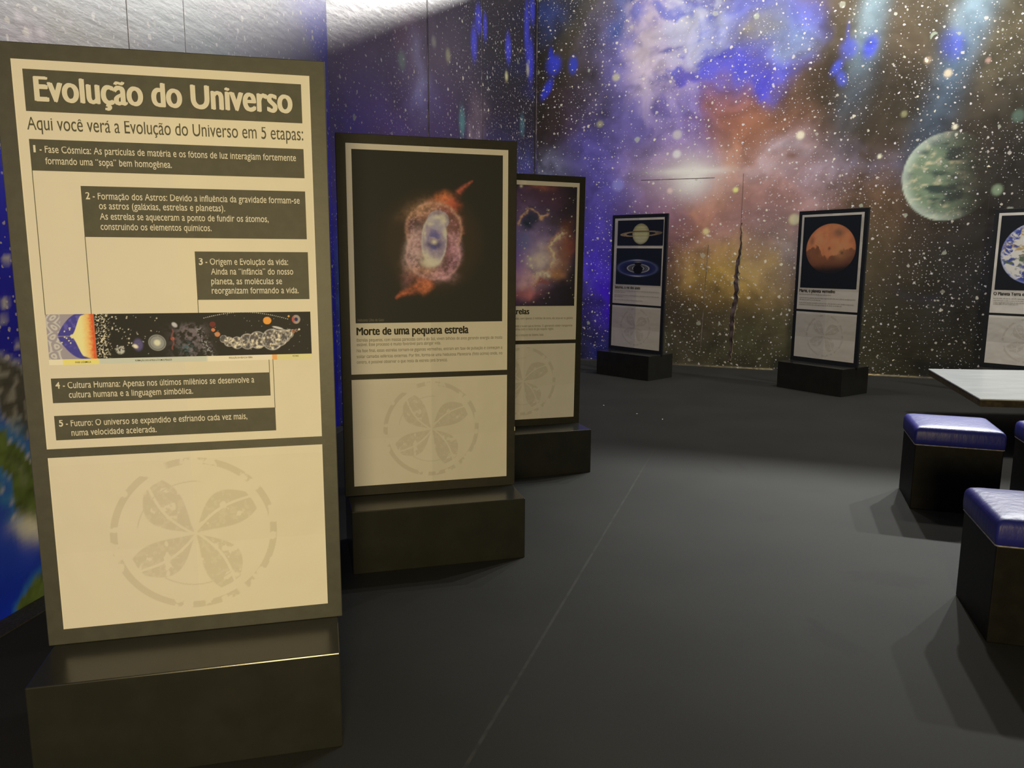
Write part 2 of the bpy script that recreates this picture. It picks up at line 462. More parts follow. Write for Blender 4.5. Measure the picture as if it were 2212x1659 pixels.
    u.col[:, :3] *= (0.76 + 0.48 * sstep(.25, .75, fine))[:, None]
    B(1490, 378, 85, 45, (176, 164, 170), 0.75, warp=False, tex=0.3)
    B(1492, 370, 62, 7, (250, 250, 252), 1.0, warp=False, tex=0.1)
    B(1492, 385, 34, 34, (240, 236, 222), 0.95, warp=False, tex=0.2)
    # the green planet
    c = on_wall(2048, 381, u.A, u.d); e = on_wall(1949, 381, u.A, u.d); t = on_wall(2048, 284, u.A, u.d)
    rs = c[0] - e[0]; rz = t[1] - c[1]
    X = (u.S0 - c[0]) / rs; Y = (u.Z0 - c[1]) / rz; r = np.sqrt(X * X + Y * Y)
    disc = 1 - sstep(0.985, 1.015, r)
    lit = 1 - sstep(-0.50, 0.72, X + 0.12 * Y)
    tex = fbm(u.S0 * 5, u.Z0 * 11, 77, 5); tex2 = fbm(u.S0 * 14, u.Z0 * 22, 91, 4)
    g = u.ink((104, 122, 104), c[1]); hl = u.ink((178, 172, 146), c[1]); dk = u.ink((52, 66, 64), c[1])
    col = dk[None] * (1 - sstep(.3, .6, tex))[:, None] + g[None] * sstep(.3, .6, tex)[:, None]
    k = (sstep(.52, .78, tex2) * sstep(.40, .62, tex) * 0.8)[:, None]; col = col * (1 - k) + hl[None] * k
    rim = (sstep(0.72, 1.0, r) * lit)[:, None] * 0.65; col = col * (1 - rim) + u.ink((176, 190, 182), c[1])[None] * rim
    over(u.col, col, disc * (0.04 + 0.96 * lit) * (1 - 0.4 * sstep(0.55, 0.95, Y)))
    u.col[:, 3] *= 1 - 0.4 * disc * lit
    # blotchy pale stars in front
    for px, py, r_, c_ in ((2048, 158, 9, (226, 216, 196)), (2004, 130, 8, (170, 150, 130)), (1462, 333, 9, (206, 206, 226)), (1463, 291, 10, (190, 186, 200)), (1430, 292, 0, 0), (2154, 410, 12, (110, 128, 108)), (1525, 500, 7, (170, 160, 120)), (1716, 474, 12, (150, 146, 122)),
                           (1331, 167, 8, (208, 206, 192)), (1296, 268, 7, (160, 160, 132)), (1729, 292, 9, (220, 214, 196)), (1900, 338, 5, (220, 216, 190)), (2063, 274, 6, (226, 220, 200)), (1953, 246, 7, (140, 140, 108)), (1589, 410, 6, (206, 200, 128)), (1335, 400, 13, (120, 120, 190)), (2200, 250, 14, (84, 104, 96)), (1447, 412, 6, (196, 176, 176)), (2135, 130, 6, (190, 160, 150))):
        if r_: B(px, py, r_, r_, c_, 0.95, warp=False, p=3, tex=0.1)

def paint_w2(u):
    B = u.blob
    B(800, 190, 130, 170, (84, 66, 104), 0.9)
    B(760, 270, 60, 60, (62, 54, 140), 0.9)
    B(850, 270, 60, 50, (76, 62, 128), 0.85)
    B(885, 110, 50, 60, (112, 78, 96), 0.8)
    B(960, 130, 50, 110, (96, 84, 92), 0.8)
    B(950, 240, 60, 60, (66, 52, 82), 0.8)
    B(1080, 150, 65, 120, (47, 47, 45), 0.95)
    B(1080, 270, 60, 60, (40, 38, 38), 0.9)
    B(1130, 350, 40, 40, (52, 56, 96), 0.8)
    B(1030, 280, 14, 55, (124, 108, 118), 0.75, tex=1.2)
    B(908, 190, 15, 45, (146, 146, 190), 0.8, tex=1.3)
    B(906, 210, 25, 40, (96, 90, 160), 0.6)
    B(722, 330, 50, 60, (54, 50, 150), 0.8)
    B(728, 520, 60, 150, (40, 44, 166), 0.95)
    B(722, 620, 12, 90, (52, 92, 214), 0.8)
    B(740, 820, 60, 130, (34, 38, 158), 0.95)
    B(1150, 600, 120, 160, (50, 44, 120), 0.9)
    for px, py, rx, ry in ((1034, 42, 7, 30), (1024, 92, 6, 36), (1048, 58, 4, 28), (1098, 104, 6, 30), (1138, 60, 5, 60), (1146, 130, 7, 45), (1150, 20, 6, 30)):
        B(px, py, rx, ry, (74, 78, 226), 0.95, warp=False, p=2, tex=0.2)
    for px, py, rx, ry, c in ((868, 130, 8, 20, (116, 138, 122)), (968, 120, 5, 14, (156, 156, 122)), (998, 262, 6, 30, (80, 128, 130)), (1094, 165, 3, 10, (200, 198, 150)), (1140, 150, 3, 14, (180, 180, 150)), (1128, 270, 5, 22, (70, 104, 116)), (937, 90, 5, 12, (150, 148, 140))):
        B(px, py, rx, ry, c, 0.9, warp=False, p=2, tex=0.2)

def paint_w1(u):
    B = u.blob
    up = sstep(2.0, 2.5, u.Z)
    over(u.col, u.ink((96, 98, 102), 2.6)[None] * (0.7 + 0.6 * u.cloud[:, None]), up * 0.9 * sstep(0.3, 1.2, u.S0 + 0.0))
    B(20, 60, 70, 60, (104, 92, 112), 0.9)
    B(180, 60, 120, 80, (96, 90, 84), 0.9)
    B(420, 90, 170, 80, (92, 104, 112), 0.9)
    B(620, 110, 100, 70, (94, 94, 110), 0.9)
    B(20, 450, 130, 200, (20, 22, 150), 0.95, p=2)
    B(700, 420, 40, 200, (36, 38, 150), 0.9)
    # the Earth below: a limb curving down to the right, coast, sea, clouds
    S, Z = u.S0, u.Z0
    eink = lambda rgb, z: u.ink(rgb, z) * np.array((0.55, 0.58, 0.85))
    a = on_wall(0, 768, u.A, u.d); b = on_wall(45, 806, u.A, u.d)
    t = a[0] - S                                   # positive towards the corner
    slope = (a[1] - b[1]) / max(1e-3, (a[0] - b[0]))
    limb = a[1] - slope * t * 0.55 - 0.05 * t * np.abs(t)
    wob = 0.05 * (fbm(S * 6, Z * 6, 5, 4) - 0.5)
    inside = sstep(-0.012, 0.012, limb - Z)
    depth = limb - Z
    nse = fbm(S * 9, Z * 9, 41, 5); nf = fbm(S * 30, Z * 30, 43, 4)
    sea = np.outer(1 - sstep(0.2, 1.25, depth), eink((46, 68, 116), 1.2)) + np.outer(sstep(0.2, 1.25, depth), eink((10, 32, 132), 0.8))
    sea = sea * (0.8 + 0.4 * nse[:, None])
    over(u.col, sea, inside)
    land = np.outer(0.55 + 0.9 * nf, eink((58, 56, 46), 1.2))
    la = inside * (1 - sstep(0.24, 0.27, depth + 0.35 * (nse - 0.5) - 0.10 * sstep(-0.05, 0.25, t)))
    over(u.col, land, la)
    over(u.col, eink((130, 126, 112), 1.2), 0.5 * la * sstep(0.58, 0.7, nf))
    edge = np.exp(-((depth + 0.35 * (nse - 0.5) - 0.10 * sstep(-0.05, 0.25, t) - 0.25) / 0.018) ** 2)
    over(u.col, eink((160, 152, 128), 1.2), 0.5 * inside * edge)
    over(u.col, eink((140, 140, 150), 1.3), 0.7 * np.exp(-((limb - Z) / 0.014) ** 2))
    # wooded islands with pale beaches and shallow water round them
    rag = 0.16 * (fbm(S * 7, Z * 7, 83, 5) - .5) + 0.05 * (fbm(S * 24, Z * 24, 87, 3) - .5)
    for pts, wd in ((((-60, 930), (0, 968), (30, 1000), (55, 1048), (72, 1104)), 0.070), (((64, 1302), (84, 1284), (120, 1262)), 0.050), (((-30, 1075), (2, 1050)), 0.03)):
        q = [on_wall(px, py, u.A, u.d) for px, py in pts]; best = np.full(len(S), 9.0)
        for (x0, y0), (x1, y1) in zip(q[:-1], q[1:]):
            dx, dy = x1 - x0, y1 - y0; k = np.clip(((S - x0) * dx + (Z - y0) * dy) / (dx * dx + dy * dy), 0, 1)
            best = np.minimum(best, np.hypot(S - x0 - k * dx, Z - y0 - k * dy))
        d = (best + rag) / wd
        over(u.col, eink((40, 92, 120), 0.8), 0.6 * (1 - sstep(1.0, 2.2, d)))
        over(u.col, eink((214, 206, 180), 0.8), (1 - sstep(1.0, 1.12, d)) * sstep(0.85, 0.98, d) * sstep(.40, .55, nse))
        over(u.col, np.outer(0.25 + 1.5 * nf, eink((62, 74, 30), 0.8)), 1 - sstep(0.86, 0.96, d))
    B(25, 1215, 26, 30, (140, 130, 146), 0.85, tex=1.4)
    B(5, 1050, 10, 30, (110, 110, 130), 0.6, tex=1.4)
    u.col[:, 3] *= 1 - inside
    # soft out-of-focus star blobs
    for px, py, r in ((10, 655, 8), (8, 690, 6), (40, 745, 6), (40, 35, 8), (60, 68, 8), (88, 70, 9), (150, 45, 5), (14, 560, 7)):
        B(px, py, r, r * 1.3, (150, 142, 170), 0.8, warp=False, p=1.5, tex=0.2)

M['vinyl_star'] = star_material('starry_vinyl', 0.0, 0.34, 0.5, 0.22)
M['vinyl_corner'] = star_material('starry_vinyl_corner', 31.0, 0.29, 0.6)
M['vinyl_left'] = star_material('starry_vinyl_left', 67.0, 0.32, 0.4)
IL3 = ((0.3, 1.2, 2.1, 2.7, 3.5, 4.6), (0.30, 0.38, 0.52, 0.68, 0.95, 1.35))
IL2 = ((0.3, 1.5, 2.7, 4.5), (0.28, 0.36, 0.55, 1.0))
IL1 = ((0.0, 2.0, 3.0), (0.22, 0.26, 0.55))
_d3 = Vector((W3B[0] - W2B[0], W3B[1] - W2B[1], 0)).normalized()
E3 = Vector((W2B[0], W2B[1], 0)) + _d3 * 9.6
wall('wall_back', W2B, (E3.x, E3.y), WALL_H, 0.02, IL3, lin((34, 33, 32)) / 0.7, paint_w3, M['vinyl_star'])
wall('wall_back_left', W1A, W2B, WALL_H, 0.035, IL2, lin((44, 40, 52)) / 0.7, paint_w2, M['vinyl_corner'])
# the near left wall is laid out from the far kink towards the camera, so mirror it to face the room
def left_wall():
    A = Vector((W1A[0], W1A[1], 0)); d = (Vector((W1B[0], W1B[1], 0)) - A).normalized(); L = 10.5
    def f(X, Z):
        mu = Mural(A, d, L - X, Z, lin((20, 20, 140)) / 0.4, IL1); paint_w1(mu); mu.col[:, :3] = np.clip(mu.col[:, :3], 0.003, 0.86); return mu.col
    me = grid_mesh('wall_left', 0, L, 0, WALL_H, int(L / 0.022), int(WALL_H / 0.022), 0, f)
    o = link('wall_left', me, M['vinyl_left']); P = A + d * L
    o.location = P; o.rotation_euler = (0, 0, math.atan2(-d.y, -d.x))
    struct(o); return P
LEFT_END = left_wall()
# the rest of the enclosure behind and beside the camera (never in frame, but it shades the room)
def plain_wall(name, A, B):
    A = Vector((A[0], A[1], 0)); B = Vector((B[0], B[1], 0)); L = (B - A).length
    me = grid_mesh(name, 0, L, 0, WALL_H, 60, 30, 0, lambda X, Z: np.concatenate([np.outer(0.6 + fbm(X, Z, 9), (0.03, 0.028, 0.05)), np.ones((len(X), 1))], 1))
    o = link(name, me, M['vinyl_star']); o.location = A; o.rotation_euler = (0, 0, math.atan2((B - A).y, (B - A).x)); struct(o)
plain_wall('wall_front', (10.6, -4.4), (LEFT_END.x, LEFT_END.y))
plain_wall('wall_right', (E3.x, E3.y), (10.6, -4.4))

# ------------------------------------------------------------------ floor
def floor_material():
    mt = new_mat('charcoal_carpet', (0.036, 0.036, 0.033), 0.85, 0.25)
    b = NB(mt); P = b.coord('Object')
    n1 = b.noise(P, 1.3, 4); n2 = b.noise(P, 420.0, 2); n3 = b.noise(P, 14.0, 3)
    col = b.mix(b.ramp(n1.outputs[0], 0.3, 0.7), (0.0150, 0.0160, 0.0147, 1), (0.0215, 0.0226, 0.0208, 1))
    col = b.mix(b.math('MULTIPLY', b.ramp(n2.outputs[0], 0.35, 0.7), 0.45), col, (0.028, 0.0293, 0.027, 1))
    # carpet joint running away from the camera
    p0, p1 = Vector((0.012, 2.584, 0)), Vector((0.981, 5.567, 0)); d = (p1 - p0).normalized(); n = Vector((-d.y, d.x, 0))
    dist = b.math('ABSOLUTE', b.math('SUBTRACT', b.vmath('DOT_PRODUCT', P, tuple(n)), n.dot(p0)))
    ln = b.math('MULTIPLY', b.ramp(dist, 0.003, 0.009, 1.0, 0.0), b.ramp(n3.outputs[0], 0.3, 0.6, 0.2, 0.8))
    sy = b.n('ShaderNodeSeparateXYZ'); b.put(sy.inputs[0], P)
    ln = b.math('MULTIPLY', ln, b.ramp(sy.outputs[1], 5.2, 6.0, 1.0, 0.15))
    col = b.mix(ln, col, (0.043, 0.044, 0.041, 1))
    # scuffs
    for (x, y, rx, ry, rot, a) in ((1.51, 5.52, .03, .14, 10, .8), (1.72, 5.62, .03, .16, 0, .5), (1.53, 4.45, .10, .07, 20, .5), (1.83, 3.55, .22, .10, -15, .65), (1.32, 2.93, .07, .18, 25, .55), (1.30, 3.05, .03, .10, 10, .5), (2.05, 5.0, .12, .06, 0, .35), (1.75, 3.1, .1, .1, 0, .3)):
        q = b.vmath('SUBTRACT', P, (x, y, 0))
        mp = b.n('ShaderNodeMapping', vector_type='TEXTURE'); b.put(mp.inputs[0], q)
        mp.inputs['Rotation'].default_value = (0, 0, math.radians(rot)); mp.inputs['Scale'].default_value = (rx, ry, 1)
        r = b.math('ADD', b.vmath('LENGTH', mp.outputs[0]), b.math('MULTIPLY', b.math('SUBTRACT', n3.outputs[0], 0.5), 1.6))
        col = b.mix(b.math('MULTIPLY', b.ramp(r, 0.55, 1.1, 1.0, 0.0), a), col, (0.016, 0.016, 0.015, 1))
    b.put(b.b.inputs['Base Color'], col)
    b.bump(n2.outputs[0], 0.25, 0.004)
    return mt
fl = bpy.data.meshes.new('floor')
fl.from_pydata([(-4.5, -5.5, 0), (12, -5.5, 0), (12, 13.5, 0), (-4.5, 13.5, 0)], [], [(0, 1, 2, 3)]); fl.update()
struct(link('floor', fl, floor_material()))

def strip_along(name, A, B, s0, s1, depth, h, mat, off=0.0):
    """a low strip on the floor along the foot of a wall (B to the right of A as seen from the room)"""
    A = Vector((A[0], A[1], 0)); B = Vector((B[0], B[1], 0)); d = (B - A).normalized()
    me = box_mesh(name, s0, s1, -depth - off, -off, 0, h, 0.0)
    o = link(name, me, mat); o.location = A; o.rotation_euler = (0, 0, math.atan2(d.y, d.x)); return struct(o)
M['metal'] = new_mat('aluminium_edge', (0.62, 0.60, 0.56), 0.28, 0.5, 1.0)
nbm = NB(M['metal']); nbm.bump(nbm.noise(nbm.coord(), 9.0, 3).outputs[0], 0.6, 0.01)
M['band'] = new_mat('carpet_band', (0.034, 0.035, 0.036), 0.8, 0.3); speckle(M['band'], 0.2, 90)
strip_along('trim_1', W2B, W3B, 0.05, 7.5, 0.014, 0.022, M['metal'], 0.002)
strip_along('trim_2', (LEFT_END.x, LEFT_END.y), W1A, 0.5, 10.46, 0.11, 0.006, M['band'], 0.0)
strip_along('trim_3', W1A, W2B, 0.03, 5.4, 0.11, 0.006, M['band'], 0.0)

# vertical and horizontal joints of the mural sheets, and the torn joint
M['joint_dark'] = new_mat('dark_joint', (0.03, 0.026, 0.026), 0.5)
M['joint_faint'] = new_mat('faint_joint', (0.16, 0.12, 0.13), 0.5, 0.2); speckle(M['joint_faint'], 0.6, 7)
M['joint_light'] = new_mat('lifted_joint_edge', (0.24, 0.20, 0.20), 0.4); speckle(M['joint_light'], 0.7, 5)
wb = bpy.data.objects['wall_back']; wl = bpy.data.objects['wall_back_left']; w1 = bpy.data.objects['wall_left']
def joint(parent, s, z0, z1, w, mat, name='sheet_joint', lean=0.0):
    me = quads_mesh(name, [[(s - w / 2, z0), (s + w / 2, z0), (s + w / 2 + lean, z1), (s - w / 2 + lean, z1)]], -0.002)
    return link(name, me, mat, parent)
joint(wb, 2.55, 0.2, 1.75, 0.007, M['joint_light'], lean=0.05)
joint(wb, 3.035, 1.95, 2.72, 0.004, M['joint_dark'])
joint(wb, 6.02, 1.9, 2.8, 0.006, M['joint_dark'])
for s0_, s1_, z, mt_ in ((1.6, 2.65, 2.672, 'joint_faint'),):
    link('sheet_joint', quads_mesh('sheet_joint', [rect(s0_, s1_, z, z + 0.007)], -0.002), M[mt_], wb)
for s in (1.88, 3.36):
    joint(wl, s, 0.1, 5.5, 0.012, M['joint_light'])
    joint(wl, s + 0.016, 0.1, 5.5, 0.012, M['joint_dark'])
joint(wl, 5.38, 0.1, 5.5, 0.05, M['joint_dark']); joint(wl, 5.44, 0.1, 5.5, 0.03, M['joint_light'])
joint(w1, 10.5 - 2.78, 2.2, 5.4, 0.006, M['joint_light']); joint(w1, 10.5 - 2.24, 2.2, 5.4, 0.005, M['joint_light'])
# torn joint: a ragged dark gap with a curled pale lip
rt = random.Random(5); L_ = []; R_ = []; K_ = []
N_ = 46
for i in range(N_):
    t = i / (N_ - 1); z = 0.10 + t * 1.95
    sc_ = 2.96 + 0.085 * t + 0.012 * math.sin(t * 17) + rt.uniform(-.008, .008)
    w_ = (0.010 + 0.016 * math.sin(math.pi * min(1, t * 1.15)) + rt.uniform(-.004, .004)) * (1 if t < .8 else max(0.12, (1 - t) * 4))
    L_.append((sc_ - w_, z)); R_.append((sc_ + w_, z)); K_.append((sc_ + w_ + 0.014 + rt.uniform(-.006, .016) * (1 if .1 < t < .8 else .2), z))
tq = [[L_[i], R_[i], R_[i + 1], L_[i + 1]] for i in range(N_ - 1)]
M['torn'] = new_mat('torn_backing', (0.085, 0.062, 0.070), 0.7, 0.2); speckle(M['torn'], 0.7, 9)
link('torn_gap', quads_mesh('torn_gap', tq, -0.003), M['torn'], wb)
vs = []; fs = []
for i in range(N_): vs += [(R_[i][0], -0.003, R_[i][1]), ((R_[i][0] + K_[i][0]) / 2, -0.018, R_[i][1]), (K_[i][0], -0.002, K_[i][1])]
for i in range(N_ - 1):
    for k in (0, 1): fs.append((3 * i + k, 3 * i + k + 1, 3 * i + k + 4, 3 * i + k + 3))
me = bpy.data.meshes.new('torn_lip'); me.from_pydata(vs, [], fs); me.update()
M['lip'] = new_mat('curled_vinyl', (0.30, 0.26, 0.17), 0.4); speckle(M['lip'], 0.5, 16)
link('torn_lip', me, M['lip'], wb)

# ------------------------------------------------------------------ information stands
PW, PH, PB = 0.90, 1.797, 0.3177          # board width, board height, plinth height
YF = -0.004                                # front face of the board
YP = YF - 0.0012; YQ = YF - 0.0022; YT = YF - 0.0030
plinth_me = box_mesh('plinth', -0.436, 0.436, -0.2567, 0.2567, 0.0, PB, 0.004, 2)
board_me = {k: box_mesh('board', -PW / 2, PW / 2, YF, YF + 0.030, PB, PB + PH, 0.0025, 2) for k in ('board', 'board_mid', 'board_cool')}
plinth_me.materials.append(M['plinth'])
for k in board_me: board_me[k].materials.append(M[k])

def logo_paint(X, Z):
    x = X; z = Z - 0.333 - PB
    col = np.ones((len(X), 4)); paper = np.array((0.76, 0.745, 0.715)); inkc = np.array((0.60, 0.575, 0.53))
    col[:, :3] = paper
    r = np.hypot(x, z); th = np.arctan2(z, x)
    wear = fbm(x * 34, z * 34, 11, 4); wear2 = fbm(x * 90, z * 90, 17, 3)
    gap = np.zeros(len(X))
    for a0, wd in ((2.02, 0.17), (-0.98, 0.08)): gap = np.maximum(gap, 1 - sstep(wd * .6, wd, np.abs(np.angle(np.exp(1j * (th - a0))))))
    ring = sstep(0.228, 0.230, r) * (1 - sstep(0.249, 0.251, r))
    ring *= sstep(0.40, 0.46, wear + 0.05 * np.cos(th - 3.4)) * (1 - gap)
    ring2 = sstep(0.1695, 0.1705, r) * (1 - sstep(0.1735, 0.1745, r)) * sstep(0.42, 0.5, fbm(th * 1.5 + 9, th * 0, 23, 2)) * 0.8
    a = np.maximum(ring, ring2)
    for k in range(4):
        an = math.radians(29 + 90 * k + (6 if k == 1 else 0)); c, s = math.cos(an), math.sin(an)
        t = (x * c + z * s) / 0.205; w = (-x * s + z * c) / 0.205
        bend = w - 0.10 * np.sin(np.clip(t, 0, 1) * math.pi)
        half = 0.30 * np.sin(np.clip(t, 0, 1.0) ** 1.15 * math.pi * 0.84)
        leaf = (1 - sstep(-0.012, 0.012, np.abs(bend) - half)) * sstep(0.02, 0.06, t) * (1 - sstep(0.985, 1.0, t + 0.10 * np.abs(bend)))
        rib = 1 - sstep(0.016, 0.026, np.abs(bend - 0.02 - 0.05 * t))
        a = np.maximum(a, leaf * (1 - rib) * sstep(0.30, 0.36, wear) * (0.65 + 0.35 * sstep(.3, .5, wear2)))
    over(col, inkc, a * 0.7)
    return col
logo_me = grid_mesh('logo_sheet', -0.4034, 0.4034, PB + 0.0517, PB + 0.6041, 380, 260, YP, logo_paint)
logo_me.materials.append(M['paper_print'])
paper_me = quads_mesh('poster', [rect(-0.4034, 0.4034, PB + 0.6312, PB + 1.7513)], YP); paper_me.materials.append(M['paper'])

def stand(label, loc, yaw, kind='board_cool', lean=0.0):
    t = thing('information_stand', label, 'stand', (loc[0], loc[1], 0), yaw, 'black information stands with posters')
    link('plinth', plinth_me, None, t)
    bd = link('board', board_me[kind], None, t)
    po = link('poster', paper_me, None, t); lo = link('logo_sheet', logo_me, None, t)
    if lean:
        R = Matrix.Translation((0, 0, PB)) @ Matrix.Rotation(math.radians(lean), 4, 'Y') @ Matrix.Translation((0, 0, -PB))
        for o in (bd, po, lo): o.matrix_local = R
    return t, po
def picture(parent, x0, x1, z0, z1, cell, func, name='picture'):
    def f(X, Z):
        c = np.ones((len(X), 4)); c[:, :3] = func((X - x0) / (x1 - x0), (PB + z1 - Z) / (z1 - z0)); return np.clip(c, 0.002, 0.9)
    me = grid_mesh(name, x0, x1, PB + z0, PB + z1, int((x1 - x0) / cell), int((z1 - z0) / cell), YQ, f)
    return link(name, me, M['picture'], parent)
def T(lines): return [(b, x0, x1, PB + z, h, w) for b, x0, x1, z, h, w in lines]
def lettering(parent, name, lines, mat, y=YT): return link(name, text_mesh(name, T(lines), y), M[mat], parent)
def inkfn(white): 
    w = lin(white)
    return lambda rgb: np.clip(lin(rgb) / w * 0.75, 0.003, 0.85)
def ell(U, V, cx, cy, rx, ry, rot=0.0):
    X, Y = U - cx, V - cy
    if rot: k, q = math.cos(rot), math.sin(rot); X, Y = X * k + Y * q, -X * q + Y * k
    return np.sqrt((X / rx) ** 2 + (Y / ry) ** 2)
def base_col(n, rgb): c = np.empty((n, 4)); c[:, :3] = rgb; c[:, 3] = 1; return c

# --- stand 1: the evolution of the universe
st1, po1 = stand('nearest and tallest-looking stand, headed Evolução do Universo, lit warm yellow at left', (-1.013, 2.368), 0.243, 'board')
link('title_box', quads_mesh('title_box', [rect(-0.3757, 0.3780, PB + 1.6118, PB + 1.7256)], YQ), M['ink'], po1)
lettering(po1, 'title_lettering', [('Evolução do Universo', -0.3510, 0.3511, 1.6408, 0.0650, 0.045)], 'letter')
lettering(po1, 'subtitle_lettering', [('Aqui você verá a Evolução do Universo em 5 etapas:', -0.3765, 0.3790, 1.5612, 0.0345, 0.0)], 'ink')
boxes = ((-0.3750, 0.3784, 1.4488, 1.5358, 4), (-0.2517, 0.3786, 1.2635, 1.4091, 4), (0.0478, 0.3800, 1.0773, 1.2236, 4), (-0.3750, 0.2492, 0.7721, 0.8468, 4), (-0.3755, 0.2613, 0.6580, 0.7330, 4))
caps = (
    [('1', -0.3657, -0.3600, 1.4997, 0.0195, 0.02), ('- Fase Cósmica: As partículas de matéria e os fótons de luz interagiam fortemente', -0.3500, 0.3552, 1.4992, 0.0185, 0.004), ('formando uma “sopa” bem homogênea.', -0.3376, -0.0010, 1.4674, 0.0185, 0.004)],
    [('2', -0.2404, -0.2290, 1.3720, 0.0195, 0.02), ('- Formação dos Astros: Devido a influência da gravidade formam-se', -0.2215, 0.3614, 1.3717, 0.0185, 0.004), ('os astros (galáxias, estrelas e planetas).', -0.2070, 0.1417, 1.3440, 0.0185, 0.004), ('As estrelas se aqueceram a ponto de fundir os átomos,', -0.2068, 0.2668, 1.3140, 0.0185, 0.004), ('construindo os elementos químicos.', -0.2068, 0.1000, 1.2845, 0.0185, 0.004)],
    [('3', 0.0581, 0.0695, 1.1838, 0.0195, 0.02), ('- Origem e Evolução da vida:', 0.0770, 0.3194, 1.1838, 0.0185, 0.004), ('Ainda na “infância” do nosso', 0.0912, 0.3336, 1.1541, 0.0185, 0.004), ('planeta, as moléculas se', 0.0905, 0.2988, 1.1244, 0.0185, 0.004), ('reorganizam formando a vida.', 0.0905, 0.3482, 1.0960, 0.0185, 0.004)],
    [('4', -0.3640, -0.3520, 0.8164, 0.0195, 0.02), ('- Cultura Humana: Apenas nos últimos milênios se desenvolve a', -0.3440, 0.2017, 0.8160, 0.0185, 0.004), ('cultura humana e a linguagem simbólica.', -0.3300, 0.0189, 0.7868, 0.0185, 0.004)],
    [('5', -0.3639, -0.3525, 0.7005, 0.0195, 0.02), ('- Futuro: O universo se expandido e esfriando cada vez mais,', -0.3450, 0.1752, 0.6995, 0.0185, 0.004), ('numa velocidade acelerada.', -0.3320, -0.0934, 0.6700, 0.0185, 0.004)])
for (x0, x1, z0, z1, _), ls in zip(boxes, caps):
    link('caption_box', quads_mesh('caption_box', [rect(x0, x1, PB + z0, PB + z1)], YQ), M['ink'], po1)
    lettering(po1, 'caption_lettering', ls, 'letter')
for x, z0, z1 in ((-0.3742, 1.036, 1.450), (-0.2510, 1.036, 1.265), (0.0484, 1.036, 1.080), (0.2490, 0.846, 0.888), (0.2610, 0.732, 0.888)):
    link('connector_line', quads_mesh('connector_line', [rect(x - 0.0009, x + 0.0009, PB + z0, PB + z1)], YQ), M['ink'], po1)

